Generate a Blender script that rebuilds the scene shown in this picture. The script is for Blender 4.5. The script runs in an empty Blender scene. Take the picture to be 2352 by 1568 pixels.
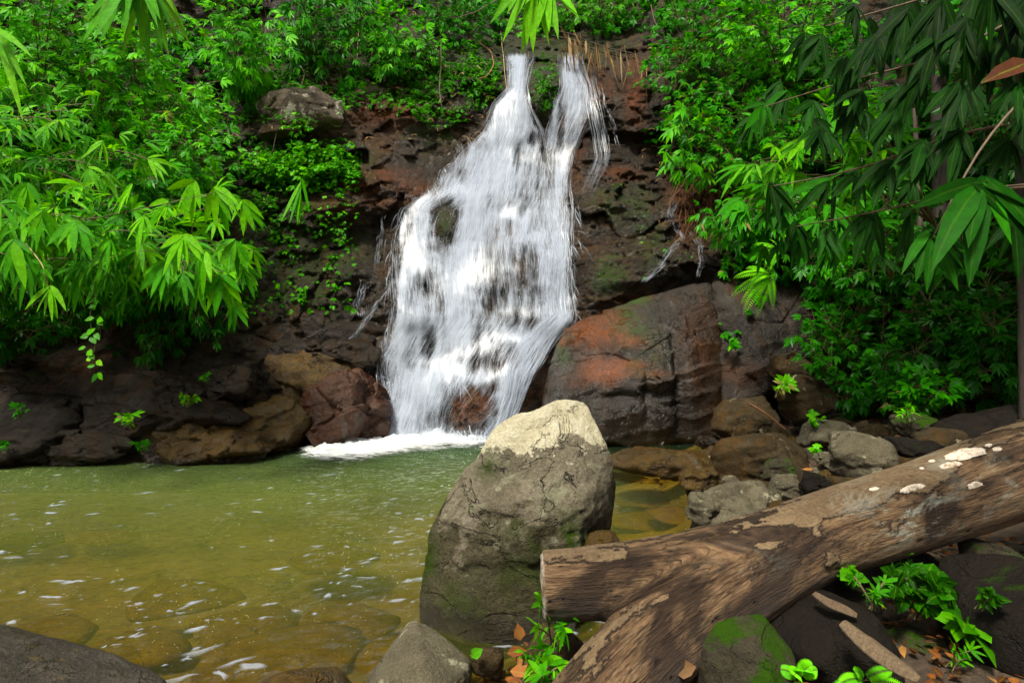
import bpy, bmesh, math, random
import numpy as np
from mathutils import Vector, Matrix

random.seed(7)
RNG = np.random.default_rng(11)
S = bpy.context.scene
COL = S.collection

# ------------------------------------------------------------------ camera, world, sun, exposure
CAMZ, FOC = 1.5, 20.0 / 36.0 * 2352.0          # camera height over the pool; focal length in photo pixels
cam_data = bpy.data.cameras.new('camera'); cam = bpy.data.objects.new('camera', cam_data); COL.objects.link(cam)
cam_data.sensor_width = 36.0; cam_data.lens = 20.0; cam_data.clip_end = 500.0; cam_data.clip_start = 0.05
cam.location = (0, 0, CAMZ); cam.rotation_euler = (math.radians(90), 0, 0)
S.camera = cam

SUN_EL, SUN_AZ = math.radians(58), math.radians(212)   # azimuth clockwise from +Y: high, behind the camera and to its left
w = bpy.data.worlds.new('World'); S.world = w; w.use_nodes = True
wn = w.node_tree
sky = wn.nodes.new('ShaderNodeTexSky'); sky.sky_type = 'NISHITA'; sky.sun_disc = False
sky.sun_elevation = SUN_EL; sky.sun_rotation = SUN_AZ; sky.dust_density = 5.0; sky.air_density = 1.0; sky.ozone_density = 0.5
bg = wn.nodes['Background']; bg.inputs[1].default_value = 0.085
hs = wn.nodes.new('ShaderNodeHueSaturation'); hs.inputs['Saturation'].default_value = 0.15      # thin white cloud
wn.links.new(sky.outputs[0], hs.inputs['Color']); wn.links.new(hs.outputs[0], bg.inputs[0])
sun_data = bpy.data.lights.new('sun', 'SUN'); sun = bpy.data.objects.new('sun', sun_data); COL.objects.link(sun)
sun_data.energy = 4.2; sun_data.angle = math.radians(10); sun_data.color = (1.0, 0.93, 0.79)
sdir = Vector((math.sin(SUN_AZ) * math.cos(SUN_EL), math.cos(SUN_AZ) * math.cos(SUN_EL), math.sin(SUN_EL)))
sun.rotation_euler = sdir.to_track_quat('Z', 'Y').to_euler(); sun.location = sdir * 40
S.view_settings.view_transform = 'Standard'; S.view_settings.look = 'None'
S.view_settings.exposure = 0.68; S.view_settings.gamma = 1.0
S.cycles.max_bounces = 8; S.cycles.diffuse_bounces = 3; S.cycles.glossy_bounces = 3
S.cycles.transmission_bounces = 6; S.cycles.transparent_max_bounces = 28
S.cycles.caustics_reflective = False; S.cycles.caustics_refractive = False
S.cycles.sample_clamp_indirect = 6.0

# ------------------------------------------------------------------ maths
def at(px, py, D):
    px, py, D = np.broadcast_arrays(np.asarray(px, float), np.asarray(py, float), np.asarray(D, float))
    return np.stack([(px - 1176.0) / FOC * D, D, CAMZ - (py - 784.0) / FOC * D], -1)

def to_px(p):
    p = np.asarray(p, float)
    return 1176.0 + p[..., 0] / p[..., 1] * FOC, 784.0 + (CAMZ - p[..., 2]) / p[..., 1] * FOC

def unit(v):
    return v / np.maximum(np.linalg.norm(v, axis=-1, keepdims=True), 1e-9)

def sstep(a, b, x):
    t = np.clip((x - a) / (b - a), 0, 1); return t * t * (3 - 2 * t)

def _hash(i, j, k, s):
    n = (i.astype(np.int64) * 374761393 + j.astype(np.int64) * 668265263 + k.astype(np.int64) * 2147483647 + s * 974711) & 0xFFFFFFFF
    n = ((n ^ (n >> 13)) * 1274126177) & 0xFFFFFFFF
    return (n ^ (n >> 16)) & 0xFFFFFFFF

def noise3(p, seed=0):
    """gradient-like value noise in -1..1"""
    p = np.asarray(p, float); f = np.floor(p); i = f.astype(np.int64); t = p - f
    u = t * t * t * (t * (t * 6 - 15) + 10)
    out = 0.0
    for dx in (0, 1):
        for dy in (0, 1):
            for dz in (0, 1):
                h = _hash(i[..., 0] + dx, i[..., 1] + dy, i[..., 2] + dz, seed)
                gx = (h & 255) / 127.5 - 1; gy = ((h >> 8) & 255) / 127.5 - 1; gz = ((h >> 16) & 255) / 127.5 - 1
                d = gx * (t[..., 0] - dx) + gy * (t[..., 1] - dy) + gz * (t[..., 2] - dz)
                wgt = (u[..., 0] if dx else 1 - u[..., 0]) * (u[..., 1] if dy else 1 - u[..., 1]) * (u[..., 2] if dz else 1 - u[..., 2])
                out = out + d * wgt
    return out

def fbm(p, octv=4, seed=0, gain=0.5, ridge=False):
    a, s, out, tot = 1.0, 1.0, 0.0, 0.0
    for o in range(octv):
        n = noise3(np.asarray(p) * s, seed + o * 17)
        if ridge: n = 0.5 - 2.0 * np.abs(n)
        out = out + n * a; tot += a; a *= gain; s *= 2.03
    return out / tot

def facet(p, seed=0):
    """blocky rock: nearest jittered cell, each tilted its own way. returns (tilted offset, border distance)"""
    p = np.asarray(p, float); f = np.floor(p).astype(np.int64)
    best = np.full(p.shape[:-1], 1e9); sec = best.copy(); val = np.zeros_like(best)
    for dx in (-1, 0, 1):
        for dy in (-1, 0, 1):
            for dz in (-1, 0, 1):
                c = f + np.array([dx, dy, dz]); h = _hash(c[..., 0], c[..., 1], c[..., 2], seed); g = _hash(c[..., 0], c[..., 1], c[..., 2], seed + 91)
                j = np.stack([(h & 255) / 255.0, ((h >> 8) & 255) / 255.0, ((h >> 16) & 255) / 255.0], -1)
                d = p - (c + j); dist = (d ** 2).sum(-1)
                tilt = np.stack([(g & 255) / 127.5 - 1, ((g >> 8) & 255) / 127.5 - 1, ((g >> 16) & 255) / 127.5 - 1], -1)
                v = (d * tilt).sum(-1) + ((g >> 24) & 127) / 127.0 - 0.5
                closer = dist < best
                sec = np.where(closer, best, np.minimum(sec, dist)); val = np.where(closer, v, val); best = np.where(closer, dist, best)
    return val, np.sqrt(sec) - np.sqrt(best)

# ------------------------------------------------------------------ objects
LOC = {}
def props(o, label=None, cat=None, group=None, kind=None):
    if label: o['label'] = label
    if cat: o['category'] = cat
    if group: o['group'] = group
    if kind: o['kind'] = kind
    return o

def make_mesh(name, V, F, attrs=None, uv=None):
    V = np.asarray(V, np.float32); F = np.asarray(F, np.int32)
    me = bpy.data.meshes.new(name); k = F.shape[1]
    me.vertices.add(len(V)); me.vertices.foreach_set('co', V.ravel())
    me.loops.add(F.size); me.loops.foreach_set('vertex_index', F.ravel())
    me.polygons.add(len(F)); me.polygons.foreach_set('loop_start', np.arange(len(F), dtype=np.int32) * k)
    me.polygons.foreach_set('loop_total', np.full(len(F), k, np.int32))
    me.polygons.foreach_set('use_smooth', np.ones(len(F), bool))
    for n, a in (attrs or {}).items():
        a = np.asarray(a, np.float32)
        if a.ndim == 1:
            at_ = me.attributes.new(n, 'FLOAT', 'POINT'); at_.data.foreach_set('value', a)
        else:
            at_ = me.attributes.new(n, 'FLOAT_VECTOR', 'POINT'); at_.data.foreach_set('vector', a.ravel())
    me.update(calc_edges=True); me.validate()
    return me

def obj(name, V, F, mat, parent=None, attrs=None, origin=None):
    """one mesh object from world-space vertices; its origin sits at its base (or at its parent's)"""
    V = np.asarray(V, float)
    if parent is not None: o0 = LOC[parent.name]
    elif origin is not None: o0 = np.asarray(origin, float)
    else: o0 = np.array([V[:, 0].mean(), V[:, 1].mean(), V[:, 2].min()])
    me = make_mesh(name, V - o0, F, attrs); me.materials.append(mat)
    o = bpy.data.objects.new(name, me); COL.objects.link(o)
    if parent is not None: o.parent = parent
    else: o.location = o0
    LOC[o.name] = np.asarray(o0, float)
    return o

def empty(name, loc, label, cat, group=None):
    o = bpy.data.objects.new(name, None); COL.objects.link(o); o.location = loc; o.empty_display_size = 0.1
    LOC[o.name] = np.asarray(loc, float)
    return props(o, label, cat, group)

class Acc:
    """collects quads of one mesh"""
    def __init__(s): s.V, s.F, s.A, s.n = [], [], {}, 0
    def add(s, V, F, **attrs):
        V = np.asarray(V, float).reshape(-1, 3); F = np.asarray(F, int)
        s.V.append(V); s.F.append(F + s.n); s.n += len(V)
        for k, a in attrs.items(): s.A.setdefault(k, []).append(np.broadcast_to(np.asarray(a, float), (len(V),)).copy())
    def tube(s, P, R, sides=5, tint=0.5):
        P = np.asarray(P, float); n = len(P); R = np.broadcast_to(np.asarray(R, float), (n,))
        T = unit(np.gradient(P, axis=0)); ref = np.array([0.3, 0.9, 0.2]); U = unit(np.cross(T, ref)); Wv = np.cross(T, U)
        a = np.arange(sides) / sides * 2 * np.pi
        V = P[:, None] + R[:, None, None] * (np.cos(a)[None, :, None] * U[:, None] + np.sin(a)[None, :, None] * Wv[:, None])
        i = np.arange(n - 1)[:, None] * sides; j = np.arange(sides)[None]; k = (j + 1) % sides
        F = np.stack([i + j, i + k, i + sides + k, i + sides + j], -1).reshape(-1, 4)
        s.add(V, F, tint=tint)
    def build(s, name, mat, parent=None, origin=None):
        if not s.V: return None
        return obj(name, np.concatenate(s.V), np.concatenate(s.F), mat, parent, {k: np.concatenate(a) for k, a in s.A.items()}, origin)

def grid_faces(nr, nc):
    i = np.arange(nr - 1)[:, None] * nc; j = np.arange(nc - 1)[None]
    return np.stack([i + j, i + j + 1, i + nc + j + 1, i + nc + j], -1).reshape(-1, 4)

# ------------------------------------------------------------------ materials
class Mat:
    def __init__(s, name):
        s.m = bpy.data.materials.new(name); s.m.use_nodes = True; s.t = s.m.node_tree; s.t.nodes.clear()
        s.out = s.t.nodes.new('ShaderNodeOutputMaterial')
    def n(s, typ, ins=None, **pr):
        nd = s.t.nodes.new('ShaderNode' + typ)
        for k, v in pr.items(): setattr(nd, k, v)
        for k, v in (ins or {}).items():
            if isinstance(v, bpy.types.NodeSocket): s.t.links.new(v, nd.inputs[k])
            else:
                if isinstance(v, tuple) and len(v) == 3 and nd.inputs[k].type == 'RGBA': v = v + (1,)
                nd.inputs[k].default_value = v
        return nd
    def attr(s, name, out='Fac'): return s.n('Attribute', attribute_name=name).outputs[out]
    def coord(s, which='Object'): return s.n('TexCoord').outputs[which]
    def noise(s, vec, scale, detail=5, rough=0.55, dist=0.0):
        return s.n('TexNoise', {'Vector': vec, 'Scale': scale, 'Detail': detail, 'Roughness': rough, 'Distortion': dist}).outputs['Fac']
    def ramp(s, fac, stops, mode='LINEAR'):
        r = s.n('ValToRGB', {'Fac': fac}); cr = r.color_ramp; cr.interpolation = mode
        while len(cr.elements) < len(stops): cr.elements.new(0.5)
        for e, (p, c) in zip(cr.elements, stops):
            e.position = p; e.color = (c, c, c, 1) if not isinstance(c, tuple) else c + (1,)
        return r.outputs['Color']
    def mr(s, v, a, b, c=0.0, d=1.0): return s.n('MapRange', {'Value': v, 'From Min': a, 'From Max': b, 'To Min': c, 'To Max': d}).outputs['Result']
    def math(s, op, a, b=0.0, c=None):
        nd = s.n('Math', {0: a, 1: b}, operation=op, use_clamp=False)
        if c is not None:
            if isinstance(c, bpy.types.NodeSocket): s.t.links.new(c, nd.inputs[2])
            else: nd.inputs[2].default_value = c
        return nd.outputs[0]
    def mix(s, f, a, b, blend='MIX'):
        nd = s.n('Mix', data_type='RGBA', blend_type=blend)
        for k, v in ((0, f), (6, a), (7, b)):
            if isinstance(v, bpy.types.NodeSocket): s.t.links.new(v, nd.inputs[k])
            else: nd.inputs[k].default_value = (v + (1,)) if isinstance(v, tuple) and len(v) == 3 else v
        return nd.outputs[2]
    def map(s, vec, scale=(1, 1, 1), loc=(0, 0, 0), rot=(0, 0, 0)):
        return s.n('Mapping', {'Vector': vec, 'Scale': scale, 'Location': loc, 'Rotation': rot}).outputs[0]
    def bump(s, h, strength=0.5, dist=0.02, normal=None):
        ins = {'Height': h, 'Strength': strength, 'Distance': dist}
        if normal is not None: ins['Normal'] = normal
        return s.n('Bump', ins).outputs[0]
    def end(s, shader): s.t.links.new(shader, s.out.inputs[0]); return s.m

def leaf_mat(name, stops, trans=0.38, rough=0.45, spec=0.10, vein=0.0):
    stops = [(p, (c[0] * 1.12, c[1] * 1.70, c[2] * .08) if c[1] > c[0] * 1.3 else c) for p, c in stops]
    M = Mat(name); t = M.attr('tint'); lw = M.noise(M.coord(), 26, 4, .6)          # mottling inside each leaf
    c = M.ramp(t, stops); c = M.mix(1.0, c, M.ramp(lw, [(0.3, 0.72), (0.7, 1.22)]), 'MULTIPLY')
    if vein:
        ls = M.attr('ls'); c = M.mix(M.mr(M.math('ABSOLUTE', ls), 0.0, 0.16, vein, 0.0), c, (0.20, 0.36, 0.02))
        st = M.n('TexWave', {'Vector': M.n('CombineXYZ', {0: ls, 1: 0.0, 2: 0.0}).outputs[0], 'Scale': 5.0, 'Distortion': 0.3}).outputs['Fac']
        nrm = M.bump(st, 0.35, 0.002)
    c2 = M.mix(0.85, c, (1.5, 1.25, 0.2), 'MULTIPLY')
    ins = {'Base Color': c, 'Roughness': rough, 'Specular IOR Level': spec}
    if vein: ins['Normal'] = nrm
    p = M.n('BsdfPrincipled', ins)
    tr = M.n('BsdfTranslucent', {'Color': c2})
    return M.end(M.n('MixShader', {0: trans, 1: p.outputs[0], 2: tr.outputs[0]}).outputs[0])

def rock_mat(name, cols, scale=1.0, moss=0.25, mosscol=(0.035, 0.075, 0.008), lichen=0.0, lichcol=(0.42, 0.40, 0.30), wet=0.0, rough=0.75,
             bump=1.0, speck=0.3, wetline=0.0, strata=0.0, spots=0.0, use_attr=False, cap=None, algae=None, streak=0.0, sat=1.25, val=1.0):
    M = Mat(name); co = M.coord(); geo = M.n('NewGeometry'); nz = M.n('SeparateXYZ', {0: geo.outputs['Normal']}).outputs[2]
    pz = M.n('SeparateXYZ', {0: geo.outputs['Position']}).outputs[2]
    big = M.noise(co, 1.3 * scale, 6, 0.6, 0.6); mid = M.noise(M.map(co, loc=(3, 7, 1)), 5.5 * scale, 8, 0.68, 0.3)
    fine = M.noise(M.map(co, loc=(9, 2, 5)), 34 * scale, 6, 0.75); grit = M.noise(co, 150 * scale, 3, 0.8)
    k = len(cols)
    base = M.ramp(M.mr(M.math('ADD', M.math('MULTIPLY', big, 0.55), M.math('MULTIPLY', mid, 0.45)), 0.30, 0.70), [(i / max(k - 1, 1), c) for i, c in enumerate(cols)])
    c = M.mix(1.0, base, M.ramp(fine, [(0.25, 0.52), (0.5, 0.95), (0.75, 1.5)]), 'MULTIPLY')
    cn = M.noise(M.map(co, (0.8, 0.8, 1.5), loc=(6, 6, 2)), 1.7 * scale, 5, 0.6, 0.8); cw = M.math('ABSOLUTE', M.math('SUBTRACT', cn, 0.5)); crk = M.math('MULTIPLY', M.mr(cw, 0.0, 0.012, 1.0, 0.0), M.mr(mid, 0.40, 0.56))
    c = M.mix(M.math('MULTIPLY', crk, 0.75), c, (0.008, 0.006, 0.004))
    c = M.mix(M.mr(M.noise(M.map(co, loc=(12, 5, 3)), 0.9 * scale, 5, 0.6, 0.5), 0.48, 0.64, 0, 0.55), c, M.mix(0.5, c, (0.010, 0.008, 0.006)))
    if speck: c = M.mix(M.mr(grit, 0.56, 0.66, 0, speck), c, (0.5, 0.46, 0.38))
    c = M.mix(M.mr(grit, 0.42, 0.34, 0, 0.55), c, (0.02, 0.018, 0.014))
    if strata:
        sn = M.noise(M.map(co, (0.5, 0.5, 5), rot=(0.35, 0.4, 0)), 2.2, 7, 0.65, 0.5); c = M.mix(M.mr(sn, 0.5, 0.62, 0, strata), c, (0.013, 0.011, 0.01))
    if streak:                                                     # stains left by running water
        sv = M.noise(M.map(co, (3.2, 3.2, 0.45), loc=(2, 2, 7)), 1.3 * scale, 7, 0.62, 0.7); sb = M.noise(M.map(co, (2.2, 2.2, 0.7), loc=(9, 4, 1)), 1.1 * scale, 6, 0.6, 0.9)
        c = M.mix(M.mr(sv, 0.54, 0.64, 0, streak), c, (0.006, 0.0045, 0.003)); c = M.mix(M.mr(sb, 0.52, 0.66, 0, streak), c, (0.085, 0.036, 0.008))
        c = M.mix(M.mr(sv, 0.44, 0.34, 0, streak * .8), c, M.mix(M.mr(fine, .3, .7), (0.05, 0.044, 0.036), (0.15, 0.135, 0.12)))
    if use_attr:
        ru = M.math('MULTIPLY', M.attr('rust'), M.mr(M.math('ADD', M.math('MULTIPLY', mid, 0.6), M.math('MULTIPLY', big, 0.4)), 0.36, 0.58)); c = M.mix(ru, c, M.ramp(fine, [(0.3, (0.05, 0.013, 0.002)), (0.55, (0.20, 0.052, 0.004)), (0.8, (0.40, 0.125, 0.010))]))
        c = M.mix(M.math('MULTIPLY', M.attr('pale'), M.mr(mid, 0.35, 0.6)), c, M.ramp(fine, [(0.3, (0.16, 0.13, 0.10)), (0.7, (0.36, 0.32, 0.26))]))
        c = M.mix(M.math('MULTIPLY', M.attr('pink'), M.mr(mid, 0.2, 0.5)), c, M.ramp(fine, [(0.3, (0.17, 0.06, 0.030)), (0.7, (0.30, 0.125, 0.07))]))
    if spots:
        vo = M.n('TexVoronoi', {'Vector': M.map(co, loc=(1, 1, 4)), 'Scale': 17.0}, feature='F1'); d = M.math('ADD', vo.outputs['Distance'], M.math('MULTIPLY', fine, 0.35))
        pick = M.n('SeparateColor', {0: vo.outputs['Color']}).outputs[0]
        c = M.mix(M.math('MULTIPLY', M.mr(d, 0.50, 0.42), M.mr(pick, 1.0 - spots, 1.02 - spots)), c, M.mix(M.mr(fine, .35, .65), (0.30, 0.29, 0.21), (0.16, 0.16, 0.10)))
    if lichen:
        ln = M.noise(M.map(co, loc=(4, 4, 8)), 3.0 * scale, 9, 0.72, 0.5); c = M.mix(M.mr(ln, 0.62 - 0.16 * lichen, 0.66 - 0.16 * lichen, 0, 0.85), c, M.mix(M.mr(fine, .35, .65), lichcol, tuple(x * 0.55 for x in lichcol)))
    if cap:                                                        # pale lichen cap with a ragged lower edge
        z0, amp = cap; h = M.math('ADD', pz, M.math('MULTIPLY', M.math('SUBTRACT', M.noise(co, 3.4, 9, 0.68, 0.3), 0.5), amp))
        hole = M.noise(M.map(co, loc=(2, 9, 1)), 7.0, 8, 0.75, 0.5)
        f = M.math('MULTIPLY', M.mr(M.math('ADD', h, M.math('MULTIPLY', M.math('SUBTRACT', fine, .5), .10)), z0 - .006, z0 + 0.014), M.mr(hole, 0.33, 0.40))
        c = M.mix(f, c, M.ramp(M.math('ADD', M.math('MULTIPLY', fine, .55), M.math('MULTIPLY', mid, .45)), [(0.28, (0.20, 0.17, 0.10)), (0.45, (0.50, 0.46, 0.32)), (0.7, (0.74, 0.71, 0.58))]))
    if algae:                                                      # dark green-brown growth over the damp lower part
        am = M.math('ADD', M.mr(pz, algae[0], algae[1]), M.math('MULTIPLY', M.math('SUBTRACT', M.noise(M.map(co, loc=(3, 3, 9)), 2.6, 9, 0.72, 0.5), 0.5), 2.2))
        c = M.mix(M.mr(am, 0.45, 0.62, 0, 0.85), c, M.ramp(M.math('ADD', M.math('MULTIPLY', fine, .5), M.math('MULTIPLY', mid, .5)), [(0.32, (0.012, 0.011, 0.006)), (0.5, (0.036, 0.032, 0.015)), (0.62, (0.075, 0.065, 0.036)), (0.74, (0.16, 0.15, 0.10))]))
    ms = M.math('ADD', M.noise(M.map(co, loc=(8, 3, 2)), 2.4 * scale, 9, 0.7, 0.4), M.math('MULTIPLY', nz, 0.16))
    mf = M.mr(ms, 0.86 - 0.42 * moss, 0.96 - 0.42 * moss, 0, 0.9)
    if use_attr: mf = M.math('MAXIMUM', mf, M.math('MULTIPLY', M.attr('moss'), M.mr(M.noise(M.map(co, loc=(5, 1, 1)), 4.0, 9, 0.75, 0.4), 0.42, 0.56)))
    c = M.mix(mf, c, M.mix(M.mr(grit, .3, .7), tuple(x * 0.45 for x in mosscol), tuple(x * 1.5 for x in mosscol)))
    wetf = wet
    if wetline:
        wz = M.math('ADD', pz, M.math('MULTIPLY', M.math('SUBTRACT', mid, 0.5), 0.18)); wl = M.mr(wz, wetline, wetline * 0.55)
        wetf = M.math('MAXIMUM', wl, wet); c = M.mix(M.math('MULTIPLY', wl, 0.72), c, (0.018, 0.013, 0.006))
    if use_attr: wetf = M.math('MAXIMUM', wetf, M.attr('wet'))
    ro = M.n('MapRange', {'Value': wetf, 'From Min': 0.0, 'From Max': 1.0, 'To Min': rough, 'To Max': 0.16}).outputs[0]
    ro = M.math('ADD', ro, M.math('MULTIPLY', M.math('SUBTRACT', mid, 0.5), 0.35))
    hsv = M.n('HueSaturation', {'Saturation': sat, 'Value': val, 'Color': c}); c = hsv.outputs[0]
    h = M.math('SUBTRACT', M.math('ADD', M.math('ADD', M.math('MULTIPLY', mid, 1.0), M.math('MULTIPLY', fine, 0.32)), M.math('MULTIPLY', grit, 0.09)), M.math('MULTIPLY', crk, 0.40))
    nrm = M.bump(h, 0.75 * bump, 0.075 / scale)
    p = M.n('BsdfPrincipled', {'Base Color': c, 'Roughness': ro, 'Normal': nrm, 'Specular IOR Level': M.math('ADD', 0.12, M.math('MULTIPLY', wetf, 0.45))})
    return M.end(p.outputs[0])
# ------------------------------------------------------------------ the cliff and the hillsides round the pool
CTRL = np.array([
 (-500,1066,6.4),(-200,1066,6.7),(0,1066,6.95),(300,1062,7.1),(500,1058,7.25),(690,1034,8.1),(880,1014,8.75),(1120,1012,8.8),(1400,1006,9.1),(1640,1010,9.0),
 (0,1130,6.9),(500,1130,7.15),(1100,1130,8.7),(1640,1130,8.9),(1900,1130,8.3),(2352,1130,7.0),(2850,1130,5.6),
 (0,900,7.3),(250,850,7.6),(500,850,7.7),(700,880,8.5),(900,900,8.9),(1100,900,8.95),(1300,850,9.2),
 (0,700,8.3),(200,760,8.5),(450,720,8.5),(650,700,8.9),(850,740,9.1),(1050,740,9.3),(1300,720,9.5),(1500,700,9.6),(1640,650,9.6),(1900,800,8.9),(2100,900,8.2),(2352,850,7.2),(2850,900,5.8),
 (-500,600,7.2),(0,500,8.3),(300,480,9.0),(550,500,9.5),(700,560,9.55),(900,560,9.75),(1100,540,10.0),(1300,540,10.1),(1500,520,10.2),(1650,450,10.3),(1900,500,9.6),(2352,500,8.2),(2850,500,6.5),
 (-500,200,8.5),(0,200,9.4),(300,250,10.2),(600,330,10.5),(750,280,10.6),(900,300,11.0),(1100,300,11.3),(1200,300,11.35),(1320,300,11.4),(1450,300,11.4),(1700,220,10.8),(2000,200,9.8),(2352,200,8.8),(2850,150,7.2),
 (1150,150,12.2),(1230,145,12.2),(1320,140,12.2),(1450,150,12.0),(1600,50,12.0),(1000,120,12.0),(800,120,11.9),(500,100,11.6),
 (1200,100,13.6),(1310,100,13.6),(1200,40,15.5),(1350,20,15.5),(1000,30,13.4),
 (-500,-250,10.5),(0,-200,11.2),(400,-200,12.8),(800,-200,14.5),(1200,-200,18.0),(1600,-200,14.5),(2000,-200,12.0),(2352,-200,10.5),(2850,-250,8.5)], float)

def tps_fit(c, lam=1e-3):
    p = c[:, :2] / 1000.0; n = len(p); r2 = ((p[:, None] - p[None]) ** 2).sum(-1)
    K = np.where(r2 > 0, 0.5 * r2 * np.log(np.maximum(r2, 1e-12)), 0) + lam * np.eye(n)
    P = np.c_[np.ones(n), p]; A = np.block([[K, P], [P.T, np.zeros((3, 3))]])
    return p, np.linalg.solve(A, np.r_[c[:, 2], np.zeros(3)])
_tp, _tw = tps_fit(CTRL)
def tps(px, py):
    q = np.stack([px, py], -1) / 1000.0; r2 = ((q[..., None, :] - _tp) ** 2).sum(-1)
    return np.where(r2 > 0, 0.5 * r2 * np.log(np.maximum(r2, 1e-12)), 0) @ _tw[:len(_tp)] + _tw[-3] + q @ _tw[-2:]

GX = np.arange(-520, 2881, 5.0); GY = np.arange(-260, 1136, 4.0)
PX, PY = np.meshgrid(GX, GY)
DS = np.concatenate([tps(PX[i:i + 40], PY[i:i + 40]) for i in range(0, len(GY), 40)])
# bulges (+ towards the camera) of the rock face behind and beside the water: px, py, rx, ry, metres
BULGE = [(1022,512,46,62,.42),(1212,612,62,72,.45),(1088,945,62,85,.55),(1180,850,55,60,.35),(1255,200,40,70,.45),(1010,400,60,30,.2),(1130,440,80,26,.22),
         (1420,470,90,60,.35),(1480,600,90,70,.4),(1400,640,60,40,.25),(1350,330,40,90,.25),(880,420,60,50,.3),(930,270,60,40,.3),(720,265,100,45,.5),(640,290,60,30,.3),
         (760,480,110,40,.4),(800,620,70,50,.25),(900,700,60,40,.2),(1600,600,60,40,.3),(1540,440,40,40,-.25),(1560,560,30,40,-.2),(870,560,22,80,-.2),(960,730,60,26,.25),(1250,740,70,22,.25),
         (760,370,130,70,.25),(870,340,70,40,.2)]
for bx, by, rx, ry, a in BULGE:
    DS -= a * np.exp(-((PX - bx) / rx) ** 2 - ((PY - by) / ry) ** 2)
PW = at(PX, PY, DS)
rockmask = sstep(300, 640, PX) * (1 - sstep(1700, 2000, PX))
v1, e1 = facet(PW * np.array([1.1, 0.8, 1.25]) + fbm(PW * 0.8, 3, 5)[..., None] * 0.5, 3)
v2, e2 = facet(PW * np.array([2.3, 1.5, 3.6]) + fbm(PW * 1.5, 3, 9)[..., None] * 0.5, 8)
v3, e3 = facet(PW * np.array([5.5, 3.5, 9.0]) + fbm(PW * 3, 2, 2)[..., None] * 0.6, 21)
sl = fbm(PW * 0.6, 3, 33); lay_ = (PW[..., 2] * 2.6 + 0.5 * PW[..., 0] * sl + 1.3 * sl); led = lay_ - np.floor(lay_)          # ledges: steps of uneven height
rough = 0.45 * fbm(PW * 0.6, 5, 1) + 0.20 * v1 * sstep(-0.4, 0.2, fbm(PW * 0.5, 2, 44)) + 0.10 * v2 * sstep(-0.1, 0.25, fbm(PW * 0.8, 2, 45)) + 0.05 * v3 * sstep(-0.1, 0.2, fbm(PW * 1.2, 2, 46)) + 0.06 * fbm(PW * 4, 5, 4) - 0.13 * (led ** 3) * sstep(-0.2, 0.3, fbm(PW * 0.7, 2, 48))
cr1 = sstep(-0.05, 0.3, fbm(PW * 0.9, 3, 55)); rough += 0.08 * (1 - sstep(0, 0.07, e1)) * cr1 + 0.04 * (1 - sstep(0, 0.09, e2)) * (1 - cr1)
fallmask = np.exp(-(((PX - 1130) / 230) ** 2 + ((PY - 620) / 420) ** 2) ** 2)
DG = DS + rough * (0.45 + 0.75 * rockmask) * (1 - 0.45 * fallmask)
def blur(a, n):
    for ax in (0, 1):
        for _ in range(n): a = (np.roll(a, 1, ax) + 2 * a + np.roll(a, -1, ax)) / 4
    return a
DB = 0.22 * blur(DG, 10) + 0.78 * blur(DS + rough * 0.4, 60) - 0.12
def gsample(G, px, py):
    x = np.clip((np.asarray(px) - GX[0]) / 5.0, 0, len(GX) - 1.001); y = np.clip((np.asarray(py) - GY[0]) / 4.0, 0, len(GY) - 1.001)
    i, j = x.astype(int), y.astype(int); u, v = x - i, y - j
    return G[j, i] * (1 - u) * (1 - v) + G[j, i + 1] * u * (1 - v) + G[j + 1, i] * (1 - u) * v + G[j + 1, i + 1] * u * v
def cliff_pt(px, py, off=0.0): return at(px, py, gsample(DG, px, py) - off)

def blobs(lst):
    out = np.zeros_like(PX)
    for bx, by, rx, ry, a in lst: out = np.maximum(out, a * np.exp(-(((PX - bx) / rx) ** 2 + ((PY - by) / ry) ** 2) ** 1.5))
    return out
RUST = blobs([(885,262,95,34,1),(870,415,85,32,1),(880,465,45,14,.9),(790,250,30,20,.6),(1310,330,40,90,.5),(1370,200,40,40,.5),(1420,400,50,20,.6),(1090,930,65,70,.8),(1200,855,60,70,.8),(1590,480,60,70,.55),
              (760,480,60,25,.5),(960,430,40,25,.5),(1180,540,60,40,.4),(860,330,40,40,.4),(1450,690,60,20,.5),(1460,210,25,80,.9)])
PALE = blobs([(735,265,60,28,1),(770,290,40,20,.8),(640,292,45,18,.8),(890,770,45,40,.7)])
MOSS = blobs([(1252,180,32,80,1.0),(1430,470,80,45,.55),(1500,560,40,60,.5),(1400,640,40,40,.8),(1022,505,18,50,.5),(650,600,120,110,.6),(760,560,90,80,.5),(620,420,150,110,.8),(900,140,330,70,.8),(1000,290,60,50,.7),(830,380,60,60,.4),(1330,110,120,40,.6),(730,680,60,40,.5),(560,640,80,120,.6)])
WET = np.clip(blobs([(1130,500,330,420,1.0),(1100,850,330,220,1.0),(1500,560,160,170,.8),(880,330,130,130,.65),(850,700,100,150,.8)]), 0, 0.95)
m_cliff = rock_mat('cliff_rock', [(0.006,0.004,0.002), (0.016,0.010,0.0045), (0.036,0.022,0.010), (0.036,0.028,0.018)], scale=1.0, moss=0.34, rough=0.7, strata=0.5, use_attr=True, wet=0.45, bump=1.6, streak=.55, sat=1.5, val=.68)  # rock tones lowered to carry shade from hill and trees
cl = obj('cliff', at(PX, PY, DG).reshape(-1, 3), grid_faces(len(GY), len(GX))[:, ::-1], m_cliff, attrs={'rust': RUST.ravel(), 'pale': PALE.ravel(), 'moss': MOSS.ravel(), 'wet': WET.ravel(), 'pink': np.zeros(PX.size)})
props(cl, 'dark wet rock cliff and hillsides around the waterfall, rusty and mossy in places', 'cliff', kind='structure')

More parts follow.
